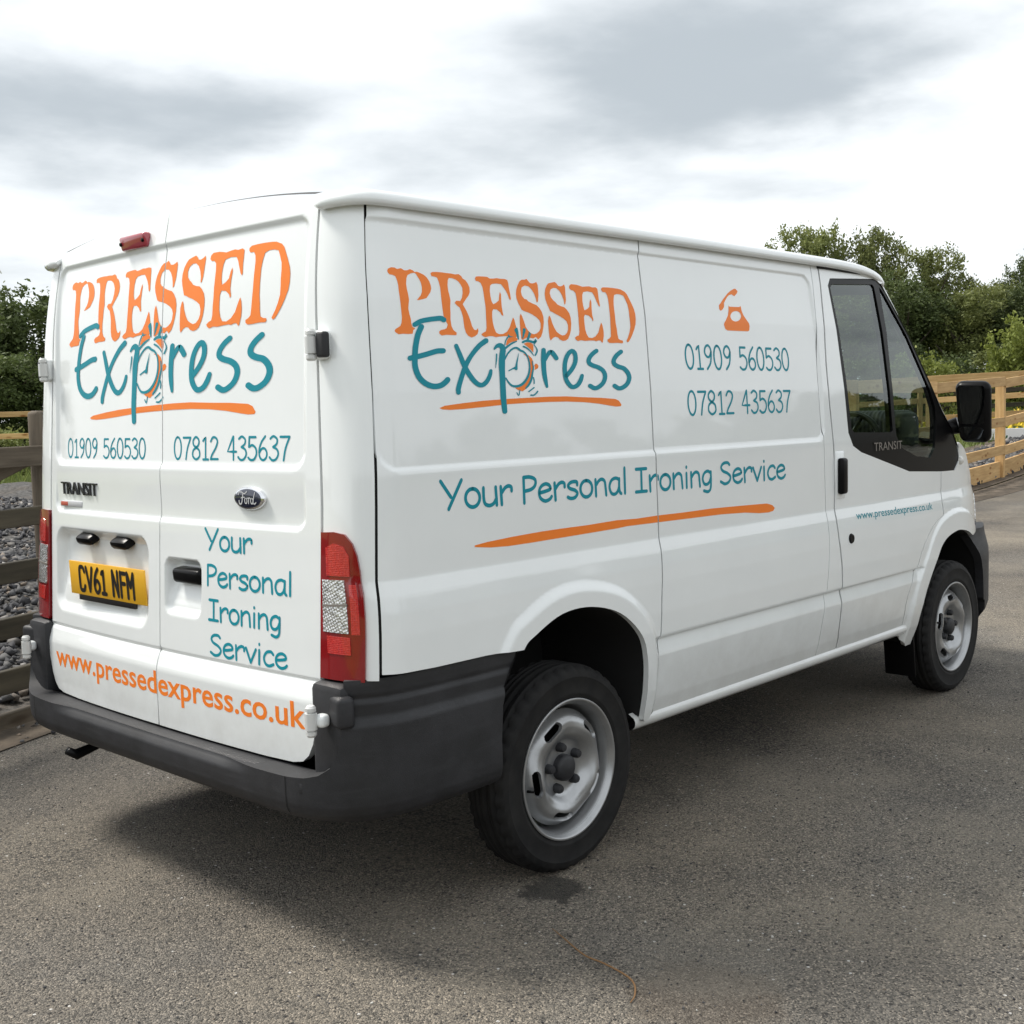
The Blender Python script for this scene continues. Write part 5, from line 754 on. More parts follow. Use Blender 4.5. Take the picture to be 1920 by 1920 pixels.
# number plate with its dark holder strip
pl = box('number_plate', (0, 0, 0), (.006, .50, .115), 'plate_yellow', rear_doors[0], None, .002); pc = RP(.34, .915, .028); pl.location = pc; pl.rotation_euler = (R(0), R(-2), 0)
hs_ = box('plate_holder', Vector((pc.x+.006, .353, .855)), (.012, .37, .032), 'plate_black', rear_doors[0], None, .002)
M_pl = lambda y, z: np.stack([pc.x-.0032+math.tan(R(2))*(z-pc.z)*-1+0*y, y, z+0*y], -1)
ch = decal('plate_characters', text_items('CV61 NFM', .34+.185, .34-.185, .874, .955, .175), M_pl, .0008, 'plate_black', None, flip=True); ch.parent = pl; ch.matrix_parent_inverse = Matrix.LocRotScale(pc, pl.rotation_euler, None).inverted()
for y in (.508, .258):
    bm = bmesh.new(); add_box(bm, (0, 0, 0), (.062, .10, .034), None, .014, 2); o = bm_obj('plate_lamp', bm, 'black_trim', rear_doors[0], True, 30); o.location = RP(y, 1.052, .012); o.rotation_euler = (0, R(-28), 0)
bm = bmesh.new(); add_box(bm, (0, 0, 0), (.05, .15, .046), None, .013, 3); o = bm_obj('door_handle', bm, 'black_trim', rear_doors[1], True, 40); o.location = RP(-.148, .972, .016); o.rotation_euler = (0, R(-6), 0)
# oval maker's badge with script, model badge
def oval(a, b, h, n=40): return [(a*math.cos(t)*1., b*math.sin(t)) for t in np.linspace(0, 2*math.pi, n, endpoint=False)]
def oval_disc(name, cy, cz, a, b, t, mt, parent, off):
    bm = bmesh.new(); c = RP(cy, cz, off); ring0 = [bm.verts.new((c.x+.004, cy+p[0], cz+p[1])) for p in oval(a, b, 0)]; ring1 = [bm.verts.new((c.x-t*.6, cy+p[0], cz+p[1])) for p in oval(a, b, 0)]; ring2 = [bm.verts.new((c.x-t, cy+p[0]*.93, cz+p[1]*.9)) for p in oval(a, b, 0)]
    n = len(ring0)
    for u, w in ((ring0, ring1), (ring1, ring2)):
        for i in range(n): bm.faces.new((u[i], w[i], w[(i+1) % n], u[(i+1) % n]))
    bm.faces.new(ring2[::-1]); bmesh.ops.recalc_face_normals(bm, faces=bm.faces); return bm_obj(name, bm, mt, parent, True, 50)
bd = oval_disc('oval_badge', -.470, 1.217, .073, .0335, .010, 'chrome', rear_doors[1], .001)
oval_disc('badge_face', -.470, 1.217, .064, .0275, .0045, 'badge_blue', bd, .008)
bx = RP(-.470, 1.217).x-.0133
M_bd = lambda y, z: np.stack([bx+0*y, y, z+0*y], -1)
def scr(p): return [(-.470-a*.105, 1.217+b*.105) for a, b in p]
decal('badge_script', [ribbon(scr(p), w) for p, w in (
    ([(-.40, .10), (-.36, .17), (-.25, .17), (-.12, .13), (0.0, .19)], .0035), ([(-.18, .14), (-.22, 0), (-.27, -.14), (-.36, -.15), (-.38, -.07)], .0042), ([(-.28, .01), (-.20, .03), (-.12, .03)], .003),
    (EL(-.06, -.06, .055, .075, 90, 450, 10), .0036), ([(.03, .01), (.07, .02), (.07, -.07), (.06, -.13)], .0036), ([(.07, -.02), (.11, .02), (.15, .01)], .003),
    (EL(.22, -.06, .055, .075, 90, 450, 10), .0036), ([(.36, .17), (.30, .02), (.28, -.10), (.33, -.14), (.40, -.10)], .0036))], M_bd, .0006, 'badge_silver', bd, flip=True)
def raised_text(name, s, y0, y1, z0, z1, mt, parent, th=.006):
    it = font_items(s, y0, y1, z0, z1, bold=.0); a = decal(name, [it], M_rear, th, mt, parent, flip=True)
    me = a.data; bm = bmesh.new(); bm.from_mesh(me); g = bmesh.ops.extrude_face_region(bm, geom=list(bm.faces)); vs_ = [v for v in g['geom'] if isinstance(v, bmesh.types.BMVert)]; bmesh.ops.translate(bm, vec=(th, 0, 0), verts=vs_); bmesh.ops.recalc_face_normals(bm, faces=bm.faces); bm.to_mesh(me); bm.free()
    me.polygons.foreach_set('use_smooth', [False]*len(me.polygons)); return a
raised_text('model_badge', 'TRANSIT', .688, .412, 1.197, 1.240, 'badge_dark', rear_doors[0])
sb = box('trim_badge', RP(.612, 1.164, .003), (.006, .155, .020), 'badge_silver', rear_doors[0], None, .002)
box('badge_insert', RP(.660, 1.164, .0075), (.004, .05, .014), 'badge_red', sb, None, .001)
# high brake light
bm = bmesh.new(); add_box(bm, (0, 0, 0), (.03, .155, .046), None, .009, 3); o = bm_obj('brake_light', bm, 'lens_red', rear_doors[0], True, 50); o.location = RP(.175, 2.014, .006); o.rotation_euler = (0, R(-12), 0)
m_red('lens_red_dull', (.36, .03, .05), False); o.data.materials[0] = MATS['lens_red_dull']
for y in (.108, .242):
    bm = bmesh.new(); lathe(bm, [(0, -.002), (.006, -.002), (.007, .002)], 12); q = bm_obj('screw', bm, 'black_trim', o, True); q.location = (-.0165, y-.175, 0); q.rotation_euler = (0, 0, R(-90))
# hinges: body leaf, knuckle, door leaf
def hinge(sgn, z, y, x, low):
    bm = bmesh.new(); add_box(bm, (x-.006, sgn*(y+.012), z), (.034, .05 if not low else .036, .078 if not low else .036), None, .012, 3); h = bm_obj('door_hinge', bm, W, van, True, 50)
    bm = bmesh.new(); lathe(bm, [(.0, -.042), (.010, -.042), (.0145, -.036), (.0145, -.027), (.010, -.026), (.010, -.023), (.0165, -.022), (.0165, .022), (.010, .023), (.010, .026), (.0145, .027), (.0145, .036), (.010, .042), (0, .042)], 20)
    k = bm_obj('hinge_knuckle', bm, W, h, True, 35); k.location = (x-.030, sgn*(y-.004), z); k.rotation_euler = (R(90), 0, 0)
    if not low:
        bm = bmesh.new(); add_box(bm, (x-.016, sgn*(y+.028), z), (.026, .034, .068), None, .008, 3); bm_obj('hinge_cover', bm, 'dark_plastic', h, True, 50)
for s in (1, -1):
    hinge(s, 1.632, .772, float(rear_x(.765, 1.63, False)), False); hinge(s, .648, .832, -.872, True)
# ---- tail lamps
def corner_off(o): return lambda t, z: M_corner(t, z)
LENS = [(1, .746), (1, 1.135), (14, 1.138), (25, 1.132), (33, 1.108), (38, 1.075), (41, 1.035), (43, .98), (43.5, .90), (43, .746)]
CLR = [(4, .872), (3, 1.010), (25, 1.012), (28, .872)]
for mir in (False, True):
    tl = patch('tail_lamp', LENS, M_corner, 'lens_red', van, su=360., sp=.03, fine=0, flange=.03, off=.008, mirror=mir, edge=.012)
    kw = dict(su=360., sp=.02, fine=0, flange=.006, mirror=mir, edge=.012)
    patch('reversing_lens', CLR, M_corner, 'lens_clear', tl, off=.0105, **kw)
    patch('stop_lens', [(7, 1.022), (6, 1.095), (14, 1.108), (24, 1.10), (30, 1.075), (31, 1.022)], M_corner, 'lens_red_bright', tl, off=.0095, **kw)
    patch('stop_lens', [(8, .815), (7, .862), (29, .862), (30, .815)], M_corner, 'lens_red_bright', tl, off=.0095, **kw)
    patch('lamp_divider', [(3.2, .938), (3.0, .944), (27, .950), (27.2, .944)], M_corner, 'badge_grey', tl, off=.0112, **kw)
    patch('reflector', [(30.5, .87), (29.5, 1.0), (37, 1.0), (39, .87)], M_corner, 'lens_red_bright', tl, off=.0092, **kw)
# ---- rear bumper: one sweep round the back
BP = [(-.235, -.988), (-.45, -.986), (-.66, -.980)]+[(-.66-.270*math.sin(R(a))**(2/2.15), -.70-.280*math.cos(R(a))**(2/2.15)) for a in range(8, 90, 8)]+[(-.930, -.68)]
BP = crs(BP, 3); BP = np.vstack([BP, [(-.934-.004*(1-(y/.66)**2), y) for y in np.linspace(-.64, .64, 12)], BP[::-1]*[1, -1]])
_s = np.concatenate([[0], np.cumsum(np.linalg.norm(np.diff(BP, axis=0), axis=1))]); BL = _s[-1]
_sf = np.linspace(0, BL, 900); _xf = np.interp(_sf, _s, BP[:, 0]); _yf = np.interp(_sf, _s, BP[:, 1])
_k = np.ones(41)/41
_xf = np.convolve(np.pad(_xf, 20, 'edge'), _k, 'valid'); _yf = np.convolve(np.pad(_yf, 20, 'edge'), _k, 'valid')
_tx = np.gradient(_xf, _sf); _ty = np.gradient(_yf, _sf); _tl = np.hypot(_tx, _ty); _nx, _ny = _ty/_tl, -_tx/_tl
def s_at_y(y): return float(np.interp(y, _yf[_sf > .3][:-200], _sf[_sf > .3][:-200]))
if _nx[450] > 0: _nx, _ny = -_nx, -_ny
OZ = [.33, .37, .385, .41, .44, .60, .628, .637, .648, .692, .70, .712, .735, .757]; OO = [-.07, -.03, -.012, -.002, .0, .0, -.001, -.004, -.013, -.011, -.017, -.013, -.012, -.014]
def M_bump(s, z):
    o = sum(np.interp(z+d, OZ, OO) for d in (-.003, 0, .003))/3
    mid = sstep(.95, 1.15, s)*sstep(BL-.95, BL-1.15, s)
    o = o-mid*.018*sstep(.46, .492, z)
    x, y = np.interp(s, _sf, _xf), np.interp(s, _sf, _yf); nx, ny = np.interp(s, _sf, _nx), np.interp(s, _sf, _ny)
    return np.stack([x+nx*o, y+ny*o, z+0*s], -1)
sm = s_at_y(-.765)
ear = [(s_at_y(-.902), .752), (s_at_y(-.902), .70), (s_at_y(-.895), .61), (s_at_y(-.885), .555), (s_at_y(-.868), .522), (s_at_y(-.84), .502), (s_at_y(-.80), .492), (sm+.02, .489)]
bz = [(.110, .372), (.112, .50), (.104, .60), (.085, .65), (.045, .71), (.018, .752)]
top = bz+[(.2, .752), (.45, .753)]+ear+[(BL/2, .488)]+[(BL-a, b) for a, b in ear[::-1]]+[(BL-.45, .753), (BL-.2, .752)]+[(BL-a, b) for a, b in bz[::-1]]
bot = [(BL-.2, .368), (BL-.6, .368), (BL-1.0, .375), (BL/2, .378), (1.0, .375), (.6, .368), (.2, .368)]
bumper = patch('rear_bumper', top+bot, M_bump, 'dark_plastic', van, flip=True, sp=.05, fine=.012, edge=.02, flange=.075)
if bumper.data.polygons[0].normal.dot(Vector((0, -1, 0))) < -2: pass
# bumper joint lines
for s in (sm+.03, BL-sm-.03):
    A = M_bump(np.full(8, s-.0018), np.linspace(.38, .488, 8)); B = M_bump(np.full(8, s+.0018), np.linspace(.38, .488, 8)); nb = nrm(M_bump, np.full(8, s), np.linspace(.38, .487, 8)); sg = 1
    if (nb[0][0] > 0): nb = -nb
    strip('bumper_joint', A+nb*.0012, B+nb*.0012, 'black_void', bumper)
# hinge covers on the bumper ears
for s in (1, -1):
    bm = bmesh.new(); add_box(bm, (0, 0, 0), (.05, .075, .085), None, .014, 3); o = bm_obj('hinge_cover', bm, 'dark_plastic', bumper, True, 40); o.location = (-.845, s*.885, .672); o.rotation_euler = (0, 0, s*R(18))
for s in (1, -1): box('bumper_inner', (-.826, s*.835, .575), (.07, .13, .33), 'dark_plastic', bumper, None, .02)
# bumper step filler between door and beam
box('bumper_step', (-.872, 0, .462), (.09, 1.60, .05), 'dark_plastic', bumper, None, .012)
# ---- roof
def roof_z(x, y):
    e = .028+.055*(1-(np.abs(y)/.88)**2.2)
    return 1.995+e+.012*np.sin(np.clip((x+.7)/3.0, 0, 1)*math.pi)-.055*np.maximum(0, (x-1.9)/.48)**2.2-.012*np.maximum(0, (-.60-x)/.14)**2
M_roof = lambda x, y: np.stack([x, y, roof_z(x, y)], -1)
patch('roof', [(-.715, -.74), (-.70, -.80), (-.66, -.855), (-.55, -.872), (2.0, -.872), (2.2, -.865), (2.37, -.835), (2.40, -.6), (2.42, 0), (2.40, .6), (2.37, .835), (2.2, .865), (2.0, .872), (-.55, .872), (-.66, .855), (-.70, .80), (-.715, .74), (-.735, .4), (-.742, 0), (-.735, -.4)], M_roof, W, van, sp=.06, fine=0, edge=.04, flange=.05)
strip('roof_seal', [(-.728, y, float(zt(y))+.004) for y in np.linspace(-.71, .71, 24)], [(-.70, y, float(zt(y))+.013) for y in np.linspace(-.71, .71, 24)], 'seal_rubber', van)
for mir in (1, -1):
    path = crs([(-.748, -.735, 2.008), (-.742, -.80, 2.012), (-.705, -.868, 2.014), (-.62, -.890, 2.014), (-.3, -.893, 2.016), (.6, -.893, 2.022), (1.5, -.893, 2.024), (1.9, -.890, 2.024), (2.12, -.884, 2.016), (2.25, -.874, 2.000), (2.32, -.865, 1.978), (2.335, -.858, 1.955)], 5)
    sec = [(-.018, -.018), (.010, -.020), (.017, -.012), (.017, .0), (.010, .013), (-.004, .021), (-.030, .027), (-.045, .022), (-.045, -.01)]
    V = []; n = len(path); m = len(sec)
    for i, p in enumerate(path):
        t = path[min(i+1, n-1)]-path[max(i-1, 0)]; t = t/np.linalg.norm(t); o = np.array([t[1], -t[0], 0]); o = o/np.linalg.norm(o); up = np.cross(o, t); up = up if up[2] > 0 else -up
        k = .35 if i == 0 else (.7 if i == 1 else 1.)
        if i > n-6: k = 1-.13*(i-(n-6))
        for a, b in sec: q = p+o*a*k+up*b*k; V.append((q[0], mir*q[1], q[2]))
    F = [(i*m+j, i*m+(j+1) % m, (i+1)*m+(j+1) % m, (i+1)*m+j) for i in range(n-1) for j in range(m)]+[tuple(range(m))[::-1], tuple((n-1)*m+j for j in range(m))]
    o = mesh('roof_gutter', V, F, W, van, True); o.data.set_sharp_from_angle(angle=R(60))
    bm = bmesh.new(); tube(bm, [(a[0], mir*(a[1]+.010), a[2]-.021) for a in path if a[0] > 1.66][:-1], .0075, 6); bm_obj('gutter_seal', bm, 'seal_rubber', van, True)
# ---- windscreen, bonnet, nose
ws_top = [(2.395, y, float(roof_z(np.array(2.39), np.array(y)))-.004) for y in np.linspace(-.80, .80, 15)]
ws_bot = [(3.10+.10*(1-(y/.8)**2), y*1.08, 1.215) for y in np.linspace(-.80, .80, 15)]
strip('windscreen', ws_top, ws_bot, 'window_glass', van)
for mir in (1, -1):
    A = M_side(np.array([2.274, 2.4714, 2.689, 2.82, 2.93, 3.01]), np.array([1.97, 1.768, 1.524, 1.388, 1.298, 1.205])); B = np.array([ws_top[0]]*1+[tuple(np.array(ws_top[0])*(1-t)+np.array(ws_bot[0])*t) for t in (.28, .58, .75, .87, 1.)])
    A[:, 1] *= mir; B[:, 1] *= mir; strip('windscreen_pillar', A, B, 'black_trim', van)
    bm = bmesh.new(); tube(bm, [tuple(a*.5+b*.5+np.array([.006, -.012*mir, .006])) for a, b in zip(A[:5], B[:5])], .006, 6); bm_obj('pillar_trim', bm, W, van, True)
nb_ = len(BON); Vb = []
for x, z in BON:
    w = float(side_w(np.array(x), np.array(z)))
    for k in np.linspace(-1, 1, 15): Vb.append((x+.10*(1-k*k), k*w, z+.035*(1-k**4)+.0))
mesh('bonnet', Vb, [(i*15+k, i*15+k+1, (i+1)*15+k+1, (i+1)*15+k) for i in range(nb_-1) for k in range(14)], W, van, True)
wn = float(side_w(np.array(3.74), np.array(.85)))
Vn = []; zs_ = np.linspace(.93, .28, 9)
for z in zs_:
    for k in np.linspace(-1, 1, 17): Vn.append((3.74+.11*(1-abs(k)**2.5)-.02*max(0, .4-z), k*wn, z+(.03*(1-k**4) if z > .9 else 0)))
mesh('grille', Vn[:17*4], [(i*17+k, i*17+k+1, (i+1)*17+k+1, (i+1)*17+k) for i in range(3) for k in range(16)], 'black_trim', van, True)
FB = [(3.18, .768), (3.345, .778), (3.45, .77), (3.74, .77), (3.74, .28), (3.45, .27), (3.40, .31), (3.385, .40)]+[tuple(p) for p in arch_f[31:][::-1]]
M_fb = lambda x, z: np.stack([x, -(.982-.035*(np.maximum(x-2.0, 0)/1.4)**2-.40*np.maximum(x-3.2, 0)**2-.03*sstep(.62, .775, z)-.05*sstep(.36, .27, z)), z], -1)
for mir in (False, True): patch('front_bumper', FB, M_fb, 'dark_plastic', van, sp=.04, fine=0, edge=.03, flange=.04, mirror=mir)
mesh('front_bumper', [(x+.0, y, z) for x, y, z in Vn[17*3:]], [(i*17+k, i*17+k+1, (i+1)*17+k+1, (i+1)*17+k) for i in range(5) for k in range(16)], 'dark_plastic', van, True)
for mir in (False, True): patch('headlamp', [(3.42, .80), (3.45, .95), (3.6, .92), (3.72, .89), (3.72, .80)], M_side, 'lens_clear', van, off=.006, fine=0, sp=.05, mirror=mir, edge=.03)
# ---- wheel housings, floor, chassis
for arch, x0 in ((ARCH_R, 0.), (ARCH_F, 2.955)):
    for mir in (1, -1):
        A = []; B = []
        for x, z in arch: A.append((x, -mir*((float(side_w(np.array(x), np.array(z))) if x < 3.1 else .955)-.02), z)); B.append((x, -mir*.52, z+.02))
        strip('wheel_housing', A, B, 'black_void', van)
        cx = (A[0][0]+A[-1][0])/2; mesh('housing_wall', B+[(cx, -mir*.521, .40)], [(i, i+1, len(B)) for i in range(len(B)-1)], 'black_void', van)
box('underbody', (1.42, 0, .395), (4.4, 1.02, .09), 'black_void', van); box('underbody', (1.42, 0, .41), (2.05, 1.80, .05), 'black_void', van)
box('underbody', (-.62, 0, .42), (.46, 1.70, .06), 'black_void', van)
box('fuel_tank', (1.0, -.30, .30), (1.0, .42, .20), 'black_void', van, None, .04); bm = bmesh.new(); tube(bm, [(-.70, .47, .36), (-.2, .45, .30), (.8, .42, .28), (2.0, .3, .28)], .04, 10); bm_obj('exhaust_pipe', bm, 'black_trim', van, True)
for x in (0., 2.955):
    bm = bmesh.new(); tube(bm, [(x, -.75, .33), (x, .75, .33)], .045, 12); bm_obj('axle', bm, 'black_void', van, True)
for x in (.42, ): box('housing_bracket', (.40, -.86, .58), (.05, .10, .30), 'black_trim', van, None, .01)
bm = bmesh.new(); tube(bm, [(-.93, .50, .335), (-.90, .50, .315), (-.82, .49, .335), (-.70, .47, .38)], [.014, .019, .014, .012], 10); bm_obj('exhaust_tip', bm, 'black_trim', van, True)
for mir in (1, -1):
    box('mud_flap', (2.50, -mir*.87, .325), (.014, .15, .36), 'black_trim', van, Matrix.Rotation(R(-8), 3, 'Y'), .005)
# ---- wheels
def tyre_bm():
    bm = bmesh.new(); h = .105; n = 120
    prof = [(.205, -.084), (.222, -.093), (.236, -.0985), (.239, -.0995), (.243, -.0985), (.262, -.1005), (.287, -.1005), (.290, -.1018), (.294, -.1005), (.308, -.097), (.319, -.088), (.3255, -.076)]
    tread = []
    for k, y in enumerate(np.linspace(-.073, .073, 14)): tread.append((.3275 if k % 3 else .3195, y))
    prof = prof+tread+[(r, -y) for r, y in prof[::-1]]
    rings = lathe(bm, prof, n)
    for k, ring in enumerate(rings):                      # shoulder blocks
        if k % 3 == 0:
            for i in (10, 11, 12, len(prof)-13, len(prof)-12, len(prof)-11):
                v = ring[i]; r = math.hypot(v.co.x, v.co.z); v.co.x *= (r-.009)/r; v.co.z *= (r-.009)/r
    for v in bm.verts:                                    # flattened contact patch
        if v.co.z < -.3215: v.co.z = -.3215-(abs(v.co.z)-.3215)*.25
    for v in bm.verts:
        if v.co.y > -.02: v.co.y = -.02+(v.co.y+.02)*.58
    bmesh.ops.recalc_face_normals(bm, faces=bm.faces); return bm
SL = [118, 186, 258, 330, 44]
def rim_h(u, v):
    r = np.hypot(u, v); a = np.degrees(np.arctan2(v, u))
    h = np.interp(r, [0, .045, .075, .088, .110, .130, .150, .166, .178, .19], [-.030, -.030, -.030, -.026, -.004, .004, .002, -.010, -.030, -.045])
    h = h+.006*np.cos(np.radians(5*(a-118)))*sstep(.09, .13, r)*sstep(.185, .16, r)
    return h
def rim_s(u, v):
    k = .004; return sum(rim_h(u+a, v+b) for a in (-k, 0, k) for b in (-k, 0, k))/9
M_rim = lambda u, v: np.stack([u, -rim_s(u, v), v], -1)
def slot(a):
    pts = []; c = 12.
    for t in np.linspace(-c, c, 7): pts.append((a+t, .164))
    for t in np.linspace(-90, 90, 5)[1:-1]: pts.append((a+c+4.5*math.cos(R(t)), .1505-.0105*math.sin(R(t))))
    for t in np.linspace(c, -c, 7): pts.append((a+t, .137))
    for t in np.linspace(-90, 90, 5)[1:-1]: pts.append((a-c-4.5*math.cos(R(t)), .1505+.0105*math.sin(R(t))))
    return [(r*math.cos(R(t)), r*math.sin(R(t))) for t, r in pts]
def make_wheel():
    root = bpy.data.objects.new('wheel', None); COL.objects.link(root); root.parent = van
    bm_obj('tyre', tyre_bm(), 'tyre_rubber', root, True, 35)
    wob = lambda t: .182
    disc = patch('rim', [(.184*math.cos(t), .184*math.sin(t)) for t in np.linspace(0, 2*math.pi, 90, endpoint=False)], M_rim, 'silver_steel', root, holes=[slot(a) for a in SL], sp=.012, fine=.006, edge=.006, flange=.012, tol=.03)
    disc.location = (0, -.088, 0)
    if disc.data.polygons[0].normal.y > 0: pass
    bm = bmesh.new(); lathe(bm, [(.2225, -.094), (.2225, -.098), (.2185, -.100), (.2145, -.098), (.2125, -.093), (.206, -.086), (.200, -.070), (.196, -.040), (.188, -.018), (.185, .03), (.185, .08)], 90); bmesh.ops.recalc_face_normals(bm, faces=bm.faces); o = bm_obj('rim_barrel', bm, 'silver_steel', root, True, 60)
    bm = bmesh.new(); lathe(bm, [(0, -.090), (.030, -.089), (.040, -.082), (.0425, -.072), (.0425, -.04)], 36); bm_obj('hub_cap', bm, 'dark_plastic', root, True, 50)
    bm = bmesh.new(); lathe(bm, [(.043, -.055), (.047, -.056), (.050, -.048)], 36); bm_obj('hub_ring', bm, 'chrome', root, True)
    for k in range(5):
        a = R(100+72*k); bm = bmesh.new(); lathe(bm, [(0, -.080), (.011, -.079), (.0145, -.072), (.016, -.05), (.016, -.03)], 16); o = bm_obj('wheel_nut', bm, 'dark_plastic', root, True, 40); o.location = (.068*math.cos(a), -.004, .068*math.sin(a))
    bm = bmesh.new(); lathe(bm, [(0, .0), (.10, .0), (.18, .01)], 30); o = bm_obj('brake_drum', bm, 'black_void', root, True); o.location = (0, -.005, 0)
    bm = bmesh.new(); tube(bm, [(-.181, -.075, -.03), (-.176, -.088, -.03), (-.17, -.094, -.03)], .0045, 8); bm_obj('valve', bm, 'black_trim', root, True)
    return root
w0 = make_wheel(); w0.location = (0, -.852, .3225); bpy.context.view_layer.update()
for (x, y, rz, ry) in ((2.955, -.852, 0, R(24)), (0, .852, math.pi, R(50)), (2.955, .852, math.pi, R(10))):
    c = w0.copy(); COL.objects.link(c); c.location = (x, y, .3225); c.rotation_euler = (0, 0, rz)
    for ch_ in list(w0.children):
        q = ch_.copy(); COL.objects.link(q); q.parent = c
        if ch_.name.split('.')[0] != 'tyre':
            m = Matrix.Rotation(ry, 4, 'Y'); q.matrix_local = m @ ch_.matrix_local
# ---- mirrors
def mirror(mir):
    s = -1 if not mir else 1
    bm = bmesh.new(); add_box(bm, (0, 0, 0), (.10, .168, .30), None, .038, 5)
    for v in bm.verts:
        t = (v.co.z+.15)/.30; v.co.y *= .86+.14*min(1, t*2.2); v.co.y += .012*(1-t)*(-s)*-1
        if v.co.x > 0: v.co.y *= .85; v.co.z *= .9
    h = bm_obj('wing_mirror', bm, 'black_trim', van, True, 60); h.location = (2.97, s*1.035, 1.387); h.rotation_euler = (R(-2*s), R(-8), R(-s*4))
    def plate(z0, z1, w0_, w1_, name):
        pts = [(-.0515, w, z) for w, z in ((-w0_, z0+.012), (-w0_+.012, z0), (w0_-.012, z0), (w0_, z0+.012), (w1_, z1-.014), (w1_-.014, z1), (-w1_+.014, z1), (-w1_, z1-.014))]
        mesh(name, pts, [tuple(range(8))[::-1]], 'mirror_glass', h)
    plate(-.055, .132, .062, .068, 'mirror_glass'); plate(-.128, -.068, .048, .060, 'mirror_glass')
    bm = bmesh.new(); tube(bm, [(0, -s*.075, -.07), (-.01, -s*.13, -.085), (-.03, -s*.19, -.10)], [.042, .036, .05], 12); bm_obj('mirror_arm', bm, 'black_trim', h, True)
mirror(False); mirror(True)
# ---- cab interior
box('bulkhead', (1.60, 0, 1.2), (.03, 1.76, 1.5), 'interior_grey', van); box('cab_floor', (2.5, 0, .50), (1.9, 1.70, .05), 'black_void', van)
box('dashboard', (3.0, 0, 1.08), (.42, 1.60, .26), 'seat_fabric', van, None, .07, 4); box('instrument_hood', (2.93, -.42, 1.27), (.30, .62, .26), 'seat_fabric', van, None, .06, 4)
def seat(y, w):
    s_ = bpy.data.objects.new('seat', None); COL.objects.link(s_); s_.parent = van; s_.location = (0, y, 0)
    box('seat_cushion', (2.18, 0, .80), (.52, w, .16), 'seat_fabric', s_, None, .05, 3); box('backrest', (1.86, 0, 1.14), (.15, w, .64), 'seat_fabric', s_, Matrix.Rotation(R(-8), 3, 'Y'), .05, 3); box('headrest', (1.80, 0, 1.55), (.10, min(w, .28), .18), 'seat_fabric', s_, None, .04, 3); box('seat_base', (2.16, 0, .62), (.40, w*.8, .24), 'black_void', s_)
seat(-.52, .50); seat(.30, .92)
bm = bmesh.new(); tube(bm, [(.19*math.cos(a), .19*math.sin(a), 0) for a in np.linspace(0, 2*math.pi, 33)], .015, 8, False)
for a in (200, 340, 90): tube(bm, [(0, 0, -.02), (.185*math.cos(R(a)), .185*math.sin(R(a)), 0)], .013, 6)
bmesh.ops.rotate(bm, matrix=Matrix.Rotation(R(-62), 3, 'Y'), verts=bm.verts, cent=(0, 0, 0)); bmesh.ops.translate(bm, vec=(2.66, -.50, 1.22), verts=bm.verts); bm_obj('steering_wheel', bm, 'black_trim', van, True)
for s in (1, -1):
    strip('door_card', [(1.74, s*.90, .55), (2.75, s*.90, .55)], [(1.80, s*.915, 1.30), (2.72, s*.915, 1.10)], 'interior_grey', van)
# ------------------------------------------------------------------ lettering on the van
def sc(p): return [(a/1000, b/1000) for a, b in p]
cv = np.arange(.56, 2.0, .015); cu = np.arange(-.6, 3, .12)
S2G = [(.4585-G, .4585+G)]
for col, mt in (('o', 'vinyl_orange'), ('t', 'vinyl_teal')):
    it = [('p', sc(p)) for c, p in LOGO_POLY if c == col]+[('s', sc(l), sc(r)) for c, l, r in LOGO_STROKE if c == col]
    decal('logo_lettering', it, M_side, .0005 if col == 'o' else .0011, mt, van, cu, cv, S2G)
    A_ = np.array(AFF)
    def af(p): q = np.array(sc(p)); return [tuple(v) for v in q@A_[:2]+A_[2]]
    it = [('p', af(p)) for c, p in LOGO_POLY if c == col]+[('s', af(l), af(r)) for c, l, r in LOGO_STROKE if c == col]
    decal('logo_lettering', it, M_rear, .0005 if col == 'o' else .0011, mt, van, np.arange(-.75, .76, .06), cv, [(-G, G)], flip=True)
decal('telephone_symbol', [('p', sc(q)) for q in SYMBOLS[:3]], M_side, .0005, 'vinyl_orange', van, cu, cv)
decal('slogan_underline', [('p', sc(SYMBOLS[3]))], M_side, .0005, 'vinyl_orange', van, cu, cv, [(.4605-G, .4605+G)])
def words(name, s_, u0, u1, v0, v1, wid, M, parent, gaps=(), flip=False, cu_=None):
    tot = sum(GL[c][0] for c in s_)-.08; x = 0
    for w_ in s_.split(' '):
        l = sum(GL[c][0] for c in w_); a = u0+(u1-u0)*x/tot; b = u0+(u1-u0)*(x+l-.08)/tot
        decal(name, text_items(w_, a, b, v0, v1, wid), M, .0005, 'vinyl_teal', parent, cu if cu_ is None else cu_, cv, gaps, flip); x += l+GL[' '][0]
words('phone_number', '01909 560530', .677, 1.385, 1.576, 1.660, .105, M_side, van)
words('phone_number', '07812 435637', .669, 1.373, 1.415, 1.498, .105, M_side, van)
for w_, a, b, v0 in (('Your', -.540, -.258, 1.181), ('Personal', -.211, .292, 1.1745), ('Ironing', .338, .788, 1.1685), ('Service', .838, 1.295, 1.164)):
    decal('slogan_lettering', text_items(w_, a, b, v0, v0+.0775, .145, -.004), M_side, .0005, 'vinyl_teal', van, cu, cv, [(.4605-G, .4605+G)])
decal('web_address', [font_items('www.pressedexpress.co.uk', 1.862, 2.640, .9515, .984, -.018, bold=.006)], M_side, .0005, 'vinyl_teal', cab_doors[0], np.arange(1.8, 2.8, .06), cv)
decal('web_address', [font_items('www.pressedexpress.co.uk', .716, -.730, .592, .663, .006, bold=.016)], M_rear, .0005, 'vinyl_orange', van, np.arange(-.75, .76, .06), np.arange(.5, .8, .01), [(-G, G)], flip=True)
